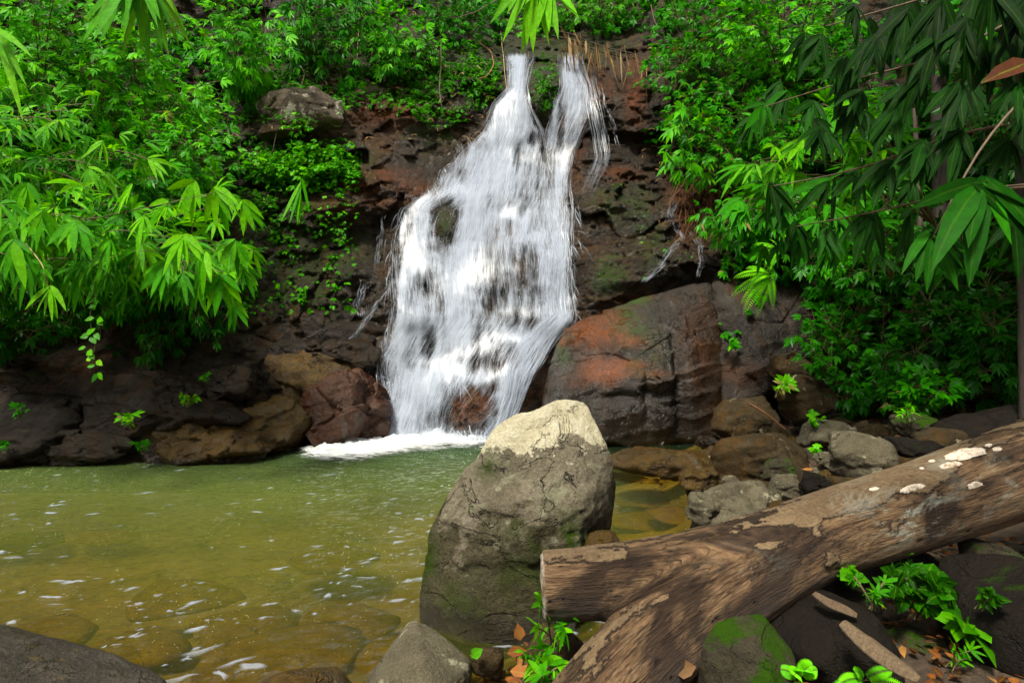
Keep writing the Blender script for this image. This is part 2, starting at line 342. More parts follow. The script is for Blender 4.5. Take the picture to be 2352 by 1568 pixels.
# ------------------------------------------------------------------ the ground: pool bed and right bank in one sheet
SH_Y = [0, 1.2, 2.0, 2.6, 3.0, 4.0, 5.0, 7.0, 8.7, 30]; SH_X = [-2.2, -1.0, -0.35, -0.05, 0.45, 1.25, 1.75, 2.4, 2.9, 6]
def ground_z(x, y):
    x = np.asarray(x, float); y = np.asarray(y, float)
    xs = np.interp(y, SH_Y, SH_X); d = x - xs; p = np.stack([x, y, np.zeros_like(x)], -1)
    land = 0.215 * d - 0.02 * d * d * sstep(0, 6, d)
    deep = -0.75 * sstep(0.0, 3.0, -d) * sstep(2.2, 5.5, y) - 0.20 * sstep(0, 0.6, -d)
    z = np.where(d > 0, land, deep)
    return z + 0.07 * fbm(p * 1.3, 4, 40) + 0.03 * fbm(p * 6, 4, 41)
gx = np.concatenate([np.linspace(-60, -10, 12), np.arange(-9.6, 9.6, 0.06), np.linspace(10, 60, 12)]); gy = np.concatenate([np.linspace(-40, 0.0, 10), np.arange(0.2, 11, 0.06), np.linspace(11.5, 60, 12)])
XX, YY = np.meshgrid(gx, gy); ZZ = ground_z(XX, YY)
ZZ = np.where((XX < -9.6) | (YY > 11.2), np.minimum(ZZ, -0.5), ZZ); ZZ = np.where(YY < 0, np.clip(ZZ, -0.9, 1.0), np.clip(ZZ, -1.2, 2.0))
Mg = Mat('ground_soil'); co = Mg.coord(); pz = Mg.n('SeparateXYZ', {0: Mg.n('NewGeometry').outputs['Position']}).outputs[2]
n1 = Mg.noise(co, 1.1, 7, 0.62, 0.5); n2 = Mg.noise(co, 9, 8, 0.7, 0.3); n3 = Mg.noise(co, 60, 5, 0.75)
soil = Mg.mix(1.0, Mg.ramp(n2, [(0.3, (0.022,0.014,0.008)), (0.5, (0.060,0.038,0.020)), (0.72, (0.13,0.082,0.045))]), Mg.ramp(n3, [(0.3, 0.55), (0.7, 1.4)]), 'MULTIPLY')
bed = Mg.mix(1.0, Mg.ramp(Mg.math('ADD', Mg.math('MULTIPLY', n1, .6), Mg.math('MULTIPLY', n2, .4)), [(0.36, (0.05,0.044,0.012)), (0.45, (0.26,0.19,0.05)), (0.58, (0.44,0.29,0.085)), (0.7, (0.24,0.18,0.06))]), Mg.ramp(n3, [(0.3, 0.8), (0.7, 1.2)]), 'MULTIPLY')
gc = Mg.mix(Mg.mr(pz, 0.03, -0.03), soil, bed)
m_ground = Mg.end(Mg.n('BsdfPrincipled', {'Base Color': gc, 'Roughness': 0.8, 'Normal': Mg.bump(Mg.math('ADD', n2, Mg.math('MULTIPLY', n3, .3)), 0.8, 0.05)}).outputs[0])
gr = obj('ground', np.stack([XX, YY, ZZ], -1).reshape(-1, 3), grid_faces(len(gy), len(gx)), m_ground, origin=(0, 0, 0))
props(gr, 'brown forest soil of the right bank running down into the sandy pool bed', 'ground', kind='structure')

# ------------------------------------------------------------------ pool water
wx = np.arange(-9.5, 3.8, 0.035); wy = np.arange(0.5, 9.6, 0.035); WX, WY = np.meshgrid(wx, wy)
def rip(x, y):
    fx, fy = 0.35, 0.94                                            # waves run away from the falls
    u = x * fy - y * fx; v = x * fx + y * fy
    p = np.stack([u * 1.6, v * 4.2, np.zeros_like(u)], -1); wv = fbm(p + 0.4 * fbm(p * 0.6, 2, 3)[..., None], 4, 60, 0.55)
    q = np.stack([u * 4.0, v * 9.0, np.ones_like(u)], -1)
    near = 0.55 + 0.75 * sstep(5.0, 2.2, y); patch = 0.45 + 0.9 * sstep(-0.25, 0.35, fbm(np.stack([u * .7, v * .9, u * 0], -1), 3, 77))
    chop = 0.05 * np.exp(-((x + 0.9) ** 2 / 3.0 + (y - 8.3) ** 2 / 0.9)) * fbm(np.stack([x * 5, y * 6, x * 0], -1), 3, 31)
    return (0.060 * (0.5 - np.abs(wv)) + 0.024 * fbm(q, 3, 61)) * near * patch + chop
WZ = rip(WX, WY)
Mw = Mat('pool_water'); co = Mw.coord()
rn = Mw.noise(Mw.map(co, (4, 11, 4), rot=(0, 0, 0.35)), 1.5, 7, 0.66, 0.7); nr = Mw.bump(rn, 0.9, 0.10)
sp = Mw.n('SeparateXYZ', {0: co}); yy = sp.outputs[1]
turb = Mw.math('ADD', Mw.mr(yy, 2.5, 6.0, 0.10, 0.60), Mw.math('MULTIPLY', Mw.math('SUBTRACT', Mw.noise(co, 0.7, 4, 0.5), 0.5), 0.35))
turb = Mw.math('MULTIPLY', turb, Mw.mr(sp.outputs[0], 0.4, 1.4, 1.0, 0.15))     # the side pool behind the boulder is clear
murk = Mw.n('BsdfDiffuse', {'Color': Mw.mix(Mw.mr(yy, 4.5, 8.2), (0.128, 0.150, 0.016), (0.036, 0.090, 0.034))})
clear = Mw.n('BsdfTransparent', {'Color': (0.84, 0.79, 0.36)})
body = Mw.n('MixShader', {0: turb, 1: clear.outputs[0], 2: murk.outputs[0]})
glo = Mw.n('BsdfGlossy', {'Color': (1, 1, 1), 'Roughness': 0.03, 'Normal': nr})
fr = Mw.n('Fresnel', {'IOR': 1.33, 'Normal': nr})
m_water = Mw.end(Mw.n('MixShader', {0: fr.outputs[0], 1: body.outputs[0], 2: glo.outputs[0]}).outputs[0])
pw = obj('pool_water', np.stack([WX, WY, WZ], -1).reshape(-1, 3), grid_faces(len(wy), len(wx)), m_water, origin=(0, 0, 0))
props(pw, 'olive green rippling pool water below the waterfall with white glints', 'water', kind='structure')

# ------------------------------------------------------------------ the waterfall
def water_mat(name, strand=False):
    M = Mat(name); dn = M.attr('dens')
    if strand: a = dn
    else:
        uv = M.attr('flow', 'Vector')
        nA = M.noise(M.map(uv, (1, 1, 1)), 1.0, 7, 0.66, 0.25); nB = M.noise(M.map(uv, (3.1, 2.0, 1), (5, 3, 0)), 1.0, 5, 0.7, 0.15); nC = M.noise(M.map(uv, (0.25, 0.5, 1), (1, 8, 0)), 1.0, 3, 0.5)
        h = M.math('ADD', M.math('ADD', M.math('MULTIPLY', nA, 0.50), M.math('MULTIPLY', nB, 0.30)), M.math('MULTIPLY', nC, 0.20))
        th = M.mr(dn, 0.0, 1.0, 0.70, 0.24)
        a = M.math('MULTIPLY', M.math('SMOOTHSTEP' if False else 'MULTIPLY', M.n('MapRange', {'Value': M.math('SUBTRACT', h, th), 'From Min': -0.07, 'From Max': 0.27, 'To Min': 0.0, 'To Max': 0.66}, interpolation_type='SMOOTHSTEP').outputs[0], 1.0), M.mr(dn, 0.0, 0.08))
    gn = M.n('NewGeometry').outputs['Normal']; nm = M.n('VectorMath', {0: M.n('VectorMath', {0: gn, 3: 0.45}, operation='SCALE').outputs[0], 1: (-0.08, -0.35, 0.28)}, operation='ADD').outputs[0]; nm = M.n('VectorMath', {0: nm}, operation='NORMALIZE').outputs[0]     # light scatters round inside the foam
    d = M.n('BsdfDiffuse', {'Color': (0.55, 0.61, 0.71), 'Normal': nm}); t = M.n('BsdfTranslucent', {'Color': (0.50, 0.56, 0.66)})
    g = M.n('BsdfGlossy', {'Color': (1, 1, 1), 'Roughness': 0.35})
    b = M.n('MixShader', {0: 0.45, 1: d.outputs[0], 2: t.outputs[0]}); b2 = M.n('MixShader', {0: 0.06, 1: b.outputs[0], 2: g.outputs[0]})
    return M.end(M.n('MixShader', {0: a, 1: M.n('BsdfTransparent', {'Color': (1, 1, 1)}).outputs[0], 2: b2.outputs[0]}).outputs[0])
m_fall = water_mat('falling_water'); m_strand = water_mat('falling_strands', True)

def edge(tab):
    a = np.array(tab, float); return lambda y: np.interp(y, a[:, 0], a[:, 1])
STREAMS = {
 'A': (108, 1024, edge([(108,1146),(122,1154),(150,1166),(200,1168),(240,1132),(300,1108),(350,1055),(400,1018),(450,975),(480,930),(520,915),(560,905),(640,900),(700,905),(760,895),(830,868),(900,880),(1000,862),(1024,852)]),
       edge([(108,1234),(135,1228),(150,1220),(200,1212),(250,1222),(300,1246),(400,1262),(500,1292),(600,1308),(700,1316),(730,1322),(800,1262),(900,1196),(1000,1142),(1024,1136)])),
 'B': (106, 775, edge([(106,1282),(200,1282),(250,1262),(300,1245),(350,1240),(450,1238),(550,1236),(700,1240),(760,1240)]),
       edge([(106,1348),(130,1336),(160,1342),(200,1360),(250,1368),(300,1345),(350,1322),(420,1310),(480,1318),(560,1312),(640,1306),(720,1324),(760,1316)])),
 'C': (160, 470, edge([(165,1342),(230,1345),(300,1356),(360,1366),(440,1335)]), edge([(165,1362),(230,1380),(300,1394),(350,1402),(380,1396),(440,1368)])),
}
HOLES = [(1024,512,34,54,1.15),(1212,600,48,46,.34),(1088,945,56,66,.95),(1180,825,44,36,.34),(985,783,22,34,.50),(1097,830,44,26,.40),(988,955,40,40,.26),(1165,660,54,50,.34),(985,650,34,46,.34),(1125,690,26,40,.28),(1130,600,20,60,.22),
         (1288,290,10,50,.42),(1285,330,12,40,.35),(1228,320,22,18,.55),(1246,248,12,40,.6),(1192,360,16,40,.30),(1100,520,0.1,1,0),(1250,420,14,70,.34),(1200,440,18,40,.26),(1290,470,14,50,.26),(920,600,14,60,.34),(1000,420,20,14,.26),(1060,400,18,22,.26),(945,700,10,40,.3),(1045,650,10,60,.2),(1215,740,54,18,.30),(1240,690,20,30,.2),(1015,700,14,60,.3),(880,960,14,40,.2),(1060,975,30,34,.2)]
DENSE = [(1192,150,14,70,.45),(1178,250,24,50,.35),(1160,320,34,40,.40),(1125,370,46,26,.36),(1143,412,40,34,.40),(1040,446,70,11,.45),(1085,500,28,56,.50),(1066,600,28,70,.50),(1045,720,36,100,.50),(1172,506,44,9,.45),(1230,532,20,12,.42),(1248,580,12,36,.45),(1260,650,14,50,.36),(1290,620,14,140,.36),
         (970,596,22,18,.40),(932,650,15,44,.46),(918,735,16,70,.44),(957,728,14,34,.38),(968,530,13,60,.40),(1012,864,66,17,.60),(956,908,26,36,.48),(925,958,24,40,.48),(988,905,22,30,.42),(896,1000,26,26,.45),(1300,740,24,12,.55),(1240,767,34,13,.55),(1190,785,26,13,.45),(1206,872,12,40,.45),(1160,926,14,34,.5),(1128,986,14,30,.55),(1120,872,44,7,.35),(1310,180,18,60,.36),(1330,235,18,28,.32),(1290,380,10,60,.34),(1275,255,10,40,.3),(1310,460,9,60,.3),(1000,1014,170,10,.6)]
def density(px, py):
    d = 0.63 + 0 * px
    for x, y, rx, ry, a in HOLES: d -= 0.58 * a * np.exp(-(((px - x) / rx) ** 2 + ((py - y) / ry) ** 2) ** 1.1)
    for x, y, rx, ry, a in DENSE: wob_ = 10 * np.sin(px * .05) + 8 * np.sin(px * .023 + 1); d += 0.62 * a * np.exp(-(((px - x) / rx) ** 2 + ((py + (wob_ if ry < 20 else 0) - y) / max(ry * 1.25, 13)) ** 2))
    return d + 0.62 * fbm(np.stack([px * .045 + py * .004, py * .010, px * 0], -1), 4, 71) + 0.22 * fbm(np.stack([px * .03, py * .05, px * 0], -1), 3, 72)
def deflect(px, py):
    """water parts round the bulges"""
    q = px.copy()
    for x, y, rx, ry, a in HOLES[:4]:
        g = np.exp(-((py - y + 0.3 * ry) / (1.3 * ry)) ** 2) * np.exp(-((px - x) / (2.2 * rx)) ** 2); q += 0.55 * rx * np.tanh((px - x) / (0.5 * rx)) * g * a
    return q
sheet = Acc(); FL = []
lay = 0
for key, layers in (('A', 4), ('B', 3)):
    y0, y1, L, R = STREAMS[key]
    for k in range(layers):
        nr_, nc_ = int((y1 - y0) / 3.2), (150 if key == 'A' else 60 if key == 'B' else 26)
        ss = np.linspace(-0.03, 1.03, nc_); yy_ = np.linspace(y0, y1, nr_); SS, Y2 = np.meshgrid(ss, yy_)
        lx, rx_ = L(Y2), R(Y2); jl = fbm(np.stack([Y2 * .02, Y2 * 0 + 3 * lay, Y2 * 0], -1), 4, 61) * np.clip((rx_ - lx) * .16, 8, 26); jr = fbm(np.stack([Y2 * .02, Y2 * 0 + 3 * lay + 50, Y2 * 0], -1), 4, 62) * np.clip((rx_ - lx) * .16, 8, 26); X2 = (lx + jl) + (rx_ + jr - lx - jl) * SS; X2 = X2 + 5 * fbm(np.stack([X2 * .012, Y2 * .012, X2 * 0 + lay], -1), 3, 70 + lay); X2 = deflect(X2, Y2)
        off = 0.05 + 0.055 * k + 0.05 * fbm(np.stack([X2 * .03, Y2 * .008, X2 * 0], -1), 3, 80 + lay)
        Dw = gsample(DB, X2, Y2) - off
        ew = np.clip(16.0 / np.maximum(rx_ - lx, 20), .06, .3); ef = sstep(-0.03, ew, SS + 0.07 * fbm(np.stack([SS * 0, Y2 * .03, SS * 0 + 3.], -1), 3, 5 + lay)) * sstep(1.03, 1 - ew, SS + 0.07 * fbm(np.stack([SS * 0, Y2 * .03, SS * 0 + 9.], -1), 3, 6 + lay))
        dn = density(X2, Y2) * ef * (1.0 if key == 'A' else 0.92 if key == 'B' else 0.62) - 0.05 * k
        if key != 'A': dn *= sstep(y1, y1 - 90, Y2)
        dn *= sstep(0, 26, Y2 - y0 + 22 * fbm(np.stack([X2 * .05, X2 * 0, X2 * 0 + lay], -1), 3, 88) - 4)
        wid = (rx_ - lx)
        # flow coordinate: across in metres-like units, along stretched
        fl = np.stack([(SS - 0.5) * np.maximum(wid, 60) * (0.13 + .05 * k) + 31 * lay, np.cumsum(np.full_like(Y2, (y1 - y0) / nr_), 0) * (0.0100 + .003 * k) + 5 * lay, SS * 0 + lay * 3.7], -1)
        sheet.add(at(X2, Y2, Dw).reshape(-1, 3), grid_faces(nr_, nc_)[:, ::-1], dens=np.clip(dn, 0, 1.15).ravel()); FL.append(fl.reshape(-1, 3)); lay += 1
fall = empty('waterfall', cliff_pt(1000., 1020.), 'white silky twin-topped waterfall spreading down the dark rock face', 'waterfall'); fall['kind'] = 'structure'
so = sheet.build('water_sheet', m_fall, fall)
at_ = so.data.attributes.new('flow', 'FLOAT_VECTOR', 'POINT'); at_.data.foreach_set('vector', np.concatenate(FL).astype(np.float32).ravel())
# fine strands of falling water
def strands(acc, key, n, wmin, wmax, lmin, lmax, amax, seed, off=0.10, wob=0):
    y0, y1, L, R = STREAMS[key] if isinstance(key, str) else key
    r = np.random.default_rng(seed); m = 14
    s = r.uniform(-0.015, 1.015, n); ys = r.uniform(y0, y1 - 12, n); ln = r.uniform(lmin, lmax, n); ln = np.minimum(ln, y1 - ys); t = np.linspace(0, 1, m)
    Y = ys[:, None] + ln[:, None] * t; X = L(Y) + (R(Y) - L(Y)) * s[:, None]
    X = X + 4 * fbm(np.stack([X * .03, Y * .012, X * 0 + r.uniform(0, 1.5, (n, 1))], -1), 3, seed) + r.normal(0, 2, (n, 1)); X = deflect(X, Y)
    if wob: X = X + wob * fbm(np.stack([X * .03, Y * .07, X * 0 + r.uniform(0, .6, (n, 1))], -1), 4, seed + 3)
    lift = off + r.uniform(0, 0.10, (n, 1)) + 0.12 * (t * (1 - t))[None]
    D = np.minimum(gsample(DB, X, Y), gsample(DG, X, Y) + .04) - lift
    P = at(X, Y, D); wd = r.uniform(wmin, wmax, (n, 1)) * (0.35 + 0.65 * np.sin(np.pi * np.clip(t, 0.02, 0.98)))[None]
    T = unit(np.gradient(P, axis=1)); view = unit(P - np.array([0, 0, CAMZ])); Sd = unit(np.cross(T, view))
    d = np.clip(density(X, Y) + 0.15, 0.08, 1.0) * amax * np.sin(np.pi * np.clip(t, 0.03, 0.97))[None] * r.uniform(0.4, 1, (n, 1))
    if key in ('B', 'C'): d = d * sstep(y1, y1 - 110, Y)
    if key in ('A', 'B'): d = d * sstep(y0, y0 + 34, Y)
    V = np.stack([P - Sd * wd[..., None] / 2, P + Sd * wd[..., None] / 2], 2).reshape(-1, 3)
    b = (np.arange(n) * m * 2)[:, None] + (np.arange(m - 1) * 2)[None]
    acc.add(V, np.stack([b, b + 1, b + 3, b + 2], -1).reshape(-1, 4), dens=np.repeat(d[..., None], 2, -1).ravel())
st = Acc()
strands(st, 'A', 2600, .003, .012, 18, 90, 0.60, 1); strands(st, 'B', 900, .003, .011, 18, 80, 0.60, 2); strands(st, 'C', 240, .003, .009, 20, 90, 0.6, 3)
# the diagonal run along the foot of the right boulder
DIA = (700, 1016, edge([(700,1290),(740,1240),(800,1180),(860,1150),(930,1128),(1016,1118)]), edge([(700,1322),(740,1300),(800,1255),(860,1215),(930,1178),(1016,1140)]))
strands(st, DIA, 900, .004, .018, 30, 110, 0.7, 4)
# side spray: short flung threads along the left edge and where the water lands
def flung(acc, n, px, py, spread, out, seed):
    r = np.random.default_rng(seed); k = r.integers(0, len(px), n); x = px[k] + r.normal(0, spread, n); y = py[k] + r.normal(0, spread * .8, n); t = np.linspace(0, 1, 6)
    P0 = at(x, y, gsample(DB, np.clip(x, 600, 1700), np.clip(y, 100, 1020)) - .12); v = np.stack([r.normal(out, .16, n), r.normal(-.10, .1, n), r.uniform(-.1, .16, n)], -1) * r.uniform(.2, .8, (n, 1))
    P = P0[:, None] + v[:, None] * t[None, :, None] + np.array([0, 0, -.30])[None, None] * (t ** 2)[None, :, None] * r.uniform(.4, 1.3, (n, 1, 1)); T = unit(np.gradient(P, axis=1)); Sd = unit(np.cross(T, unit(P - np.array([0, 0, CAMZ])))); wd = r.uniform(.002, .008, (n, 1)) * np.sin(np.pi * np.clip(t, .05, .95))[None]
    V = np.stack([P - Sd * wd[..., None], P + Sd * wd[..., None]], 2).reshape(-1, 3); b = (np.arange(n) * 12)[:, None] + (np.arange(5) * 2)[None]
    acc.add(V, np.stack([b, b + 1, b + 3, b + 2], -1).reshape(-1, 4), dens=np.repeat((r.uniform(.2, .7, (n, 1)) * np.sin(np.pi * np.clip(t, .1, .9))[None])[..., None], 2, -1).ravel())
ye = np.linspace(300, 1000, 200); flung(st, 150, STREAMS['A'][2](ye), ye, 9, -.04, 5); ye = np.linspace(440, 720, 100); flung(st, 70, STREAMS['B'][3](ye), ye, 6, .10, 6)
xe = np.linspace(830, 1140, 100); flung(st, 700, xe, np.full(100, 1002.), 14, 0, 7); xe = np.linspace(880, 1060, 60); flung(st, 260, xe, np.full(60, 868.), 12, 0, 8)
st.build('water_strands', m_strand, fall)

def trickle(name, label, pts, n, width, seed):
    a = np.array(pts, float); acc = Acc(); ed = edge([(y, x - width) for x, y in a]), edge([(y, x + width) for x, y in a])
    strands(acc, (a[0, 1], a[-1, 1], ed[0], ed[1]), int(n * 1.6), .003, .009, 8, 34, 0.65, seed, 0.04, 6)
    o = acc.build(name, m_strand); props(o, label, 'waterfall', 'thin side trickles of the waterfall', 'structure'); return o
trickle('water_trickle', 'thin white trickle down dark rock beside the ferny right bank', [(1548,455),(1540,490),(1550,515),(1566,545),(1535,580),(1520,610),(1480,650)], 60, 7, 31)
trickle('water_trickle', 'short forked trickle falling beside brown roots on the right', [(1585,530),(1606,560),(1612,600),(1600,640)], 34, 6, 32)
trickle('water_trickle', 'faint thread of water down the dark rock left of the falls, uppermost one', [(880,490),(874,540),(868,590),(860,625)], 26, 5, 33)
trickle('water_trickle', 'thin winding trickle over brown ledges left of the falls', [(838,640),(822,700),(830,730)], 26, 8, 34)
trickle('water_trickle', 'white trickle crossing tan ledges towards the reddish boulder', [(900,655),(850,720),(818,765),(784,805),(786,822),(808,848),(812,866)], 60, 5, 35)
trickle('water_trickle', 'pale thread of water on the rock right of the twin tops', [(1378,190),(1392,240),(1408,290),(1422,340)], 26, 4, 36)

# white flecks standing in for glints on the ripples, with some drifting foam
rf = np.random.default_rng(21); fa_ = Acc()
for i in range(760):
    y = rf.uniform(2.35, 7.6) if rf.random() < .75 else rf.uniform(2.35, 4.2); x = rf.uniform(-.95 * y, min(.30 * y - .35, 1.0)); 
    if fbm(np.array([[x * .8, y * 1.1, 3.]]), 3, 15)[0] < -.05 + .06 * rf.random(): continue
    s_ = rf.uniform(.35, 1.0) ** 2; lx_, ly_ = .075 * s_ * rf.uniform(.3, 1.3), .020 * s_ * rf.uniform(.6, 1.8); a_ = rf.normal(.25, .45); n_ = 14; th_ = np.arange(n_) / n_ * 2 * np.pi; rr = 1 + .45 * rf.normal(0, 1, n_); rr = (rr + np.roll(rr, 1)) / 2
    u = np.cos(th_) * lx_ * rr; v = np.sin(th_) * ly_ * rr + .25 * ly_ * np.sin(u / lx_ * 3); qx, qy = x + u * math.cos(a_) - v * math.sin(a_), y + u * math.sin(a_) + v * math.cos(a_)
    ring = np.stack([qx, qy, rip(qx, qy) + .003], -1); mid_ = ring.mean(0) + [0, 0, .006 * s_]; inn = mid_ + (ring - mid_) * .6 + [0, 0, .004 * s_]
    V = np.concatenate([ring, inn, np.repeat(mid_[None], n_, 0)]); k_ = np.arange(n_); k2 = (k_ + 1) % n_
    fa_.add(V, np.concatenate([np.stack([k_, k2, n_ + k2, n_ + k_], -1), np.stack([n_ + k_, n_ + k2, 2 * n_ + k2, 2 * n_ + k_], -1)]), dens=np.concatenate([np.zeros(n_), np.full(n_, rf.uniform(.12, .5)), np.full(n_, rf.uniform(.3, .75))]))
ff = fa_.build('glint_flecks', m_strand, origin=(0, 0, 0)); props(ff, 'small white flecks painted as glints, with some foam, scattered over the pool', 'foam', kind='stuff')

# foam where the falls meet the pool
fx = np.arange(-3.6, 0.6, 0.02); fy = np.arange(6.6, 9.0, 0.02); FX, FY = np.meshgrid(fx, fy)
fpx, fpy = to_px(np.stack([FX, FY, 0 * FX], -1))
lowedge = np.interp(fpx, [600, 640, 700, 800, 900, 1000, 1120, 1200], [1060, 1074, 1090, 1092, 1076, 1062, 1056, 1052]); upedge = np.interp(fpx, [600, 640, 700, 760, 860, 1200], [1052, 1046, 1034, 1022, 1000, 1000])
fd = sstep(-2, 8, fpy - upedge) * sstep(0, 52, lowedge - fpy + 14 * fbm(np.stack([FX * 2.5, FY * 2, FX * 0], -1), 3, 92)) * sstep(625, 760, fpx)
hz = 0.03 + fd * (0.05 + (0.10 + 0.34 * sstep(34, 6, fpy - upedge)) * np.abs(fbm(np.stack([FX * 3.2, FY * 4, FX * 0], -1), 5, 90, .6)))
FO = Mat('foam'); a0 = FO.attr('dens'); co = FO.coord()
nz_ = FO.noise(FO.map(co, (1.0, 2.6, 1)), 5.0, 9, 0.75, 1.0); fa = FO.n('MapRange', {'Value': FO.math('ADD', nz_, FO.math('MULTIPLY', a0, 0.62)), 'From Min': 0.70, 'From Max': 1.08, 'To Max': 0.95}, interpolation_type='SMOOTHSTEP').outputs[0]
fa = FO.math('MULTIPLY', fa, FO.mr(a0, 0, 0.05))
fb = FO.n('BsdfPrincipled', {'Base Color': (0.86, 0.89, 0.88), 'Roughness': 0.5, 'Normal': FO.bump(nz_, 0.6, 0.06)})
m_foam = FO.end(FO.n('MixShader', {0: fa, 1: FO.n('BsdfTransparent').outputs[0], 2: fb.outputs[0]}).outputs[0])
fo = obj('foam', np.stack([FX, FY, hz], -1).reshape(-1, 3), grid_faces(len(fy), len(fx)), m_foam, attrs={'dens': fd.ravel()})
props(fo, 'white churning foam where the waterfall meets the pool', 'foam', kind='stuff')
# ------------------------------------------------------------------ boulders
def ico(sub):
    bm = bmesh.new(); bmesh.ops.create_icosphere(bm, subdivisions=sub, radius=1.0); bm.verts.ensure_lookup_table()
    V = np.array([v.co[:] for v in bm.verts]); F = np.array([[v.index for v in f.verts] for f in bm.faces]); bm.free(); return unit(V), F
ICO = {k: ico(k) for k in (4, 5, 6, 7)}

def hull_planes(P):
    bm = bmesh.new()
    for p in P: bm.verts.new(p)
    r = bmesh.ops.convex_hull(bm, input=bm.verts[:]); bm.normal_update(); pl = []
    c = np.mean(P, 0)
    for f in bm.faces:
        n = np.array(f.normal[:]); 
        if np.linalg.norm(n) < .5: continue
        d = (np.array(f.verts[0].co[:]) - c) @ n
        if d < 0: n, d = -n, -d
        for q in pl:
            if q[0] @ n > 0.985 and abs(q[1] - d) < 0.03 * (d + .01): break
        else: pl.append((n, d, f.calc_area()))
    bm.free(); return c, np.array([p[0] for p in pl]), np.maximum(np.array([p[1] for p in pl]), 1e-3)

def rock_from(name, label, P, mat, sub=5, sharp=14, amp=0.03, freq=2.0, seed=0, crack=0.0, group=None, cat='boulder', fine=0.008, dents=(), strat=0.0):
    c, Nn, d = hull_planes(np.asarray(P, float)); U, F = ICO[sub]
    q = np.maximum(U @ Nn.T, 1e-4) / d
    r = (q ** sharp).sum(1) ** (-1.0 / sharp); V = c + U * r[:, None]
    n = V.copy(); disp = amp * fbm(n * freq, 5, seed) * 1.6 + 0.35 * amp * fbm(n * freq * 3.2, 4, seed + 5, ridge=True) + fine * fbm(n * freq * 9, 4, seed + 9)
    if crack: disp -= crack * sstep(0.16, 0.0, np.abs(fbm(n * freq * np.array([.7, .7, 1.2]), 4, seed + 3))) * sstep(-0.1, 0.2, fbm(n * freq * 0.9, 2, seed + 6))
    if strat:                                                      # tilted bedding: ledges that break off
        w_ = n @ np.array([-0.28, 0.1, 1.0]) / (strat * 5.5) + 1.3 * fbm(n * freq * .6, 3, seed + 21); fr = w_ - np.floor(w_)
        disp += strat * (fr ** 2 - .4) * sstep(-.25, .2, fbm(n * freq * .7, 2, seed + 22)); vf, ef_ = facet(n * freq * np.array([.9, .9, 1.7]) + .4 * fbm(n * freq, 3, seed)[:, None], seed + 2); disp += strat * .9 * vf
    V = V + U * disp[:, None]
    for dp, dr, da in dents:
        g = np.exp(-(((V - np.array(dp)) / dr) ** 2).sum(-1)); V = V - U * (da * g)[:, None]
    o = obj(name, V, F, mat); props(o, label, cat, group)
    return o

def rock_box(name, label, box, D, depth, mat, seed, rot=0.0, sub=5, sharp=30, amp=None, cuts=9, group=None, crack=0.0, freq=None, flat=0.66, **kw):
    """an irregular rock filling the photo box (x0, y0, x1, y1) at distance D"""
    r = np.random.default_rng(seed); n = 22; i = np.arange(n) + .5; ph = np.arccos(1 - 2 * i / n); th = np.pi * (1 + 5 ** .5) * i
    U = np.stack([np.cos(th) * np.sin(ph), np.sin(th) * np.sin(ph), np.cos(ph)], -1); U = np.sign(U) * np.abs(U) ** 0.72; U *= r.uniform(0.78, 1.12, (n, 1))
    for _ in range(cuts):
        k = unit(r.normal(0, 1, 3)); k[1] = -abs(k[1]) if r.random() < .6 else k[1]; k[2] = abs(k[2]) if r.random() < .7 else k[2]
        o = r.uniform(flat - .12, flat + .12); U = U - np.maximum(U @ k - o, 0)[:, None] * k
    ca, sa = math.cos(rot), math.sin(rot); U = np.stack([U[:, 0] * ca - U[:, 2] * sa, U[:, 1], U[:, 0] * sa + U[:, 2] * ca], -1)
    U[:, 0] = (U[:, 0] - U[:, 0].min()) / np.ptp(U[:, 0]) * 2 - 1; U[:, 2] = (U[:, 2] - U[:, 2].min()) / np.ptp(U[:, 2]) * 2 - 1
    x0, y0, x1, y1 = box; c = at((x0 + x1) / 2, (y0 + y1) / 2, D); hx = (x1 - x0) / 2 / FOC * D; hz = (y1 - y0) / 2 / FOC * D
    P = c + U * np.array([hx, depth / 2, hz]); sz = min(hx, hz, depth / 2)
    return rock_from(name, label, P, mat, sub, sharp, amp if amp is not None else 0.10 * sz, freq or 0.9 / sz, seed, crack or 0.05 * sz, group, fine=kw.pop('fine', 0.02 * sz), **kw)

m_main = rock_mat('lichen_boulder', [(0.085,0.070,0.045), (0.175,0.152,0.108), (0.29,0.265,0.20)], scale=1.5, algae=(0.90, 0.20), moss=0.30, mosscol=(0.030,0.055,0.006), lichen=0.42, lichcol=(0.30,0.29,0.20), wetline=0.16, rough=0.85, bump=1.7, speck=0.5, spots=0.10, cap=(0.885, 0.80), sat=1.15, use_attr=True)
m_grey = rock_mat('grey_stone', [(0.050,0.044,0.029), (0.105,0.094,0.066), (0.165,0.150,0.108)], scale=2.0, moss=0.05, lichen=0.15, wetline=0.10, rough=0.8, bump=1.2, speck=0.4, spots=0.1)
m_bank = rock_mat('bank_stone', [(0.014,0.010,0.0055), (0.038,0.028,0.0155), (0.074,0.056,0.033)], scale=1.6, moss=0.16, lichen=0.05, wetline=0.09, rough=0.72, bump=1.0, speck=0.15, streak=.25, sat=1.3)
m_dark = rock_mat('dark_wet_rock', [(0.005,0.0035,0.0018), (0.016,0.010,0.0045), (0.042,0.026,0.011)], scale=1.2, moss=0.14, rough=0.62, wet=0.4, wetline=0.15, bump=1.2, speck=0.05, strata=0.3, streak=.35, sat=1.5, val=.6)
m_tan = rock_mat('tan_wet_rock', [(0.028,0.017,0.006), (0.085,0.053,0.017), (0.145,0.100,0.042)], scale=1.3, moss=0.12, rough=0.6, wet=0.5, wetline=0.12, bump=1.1, speck=0.06, strata=0.35, streak=.45, sat=1.3, val=.75)
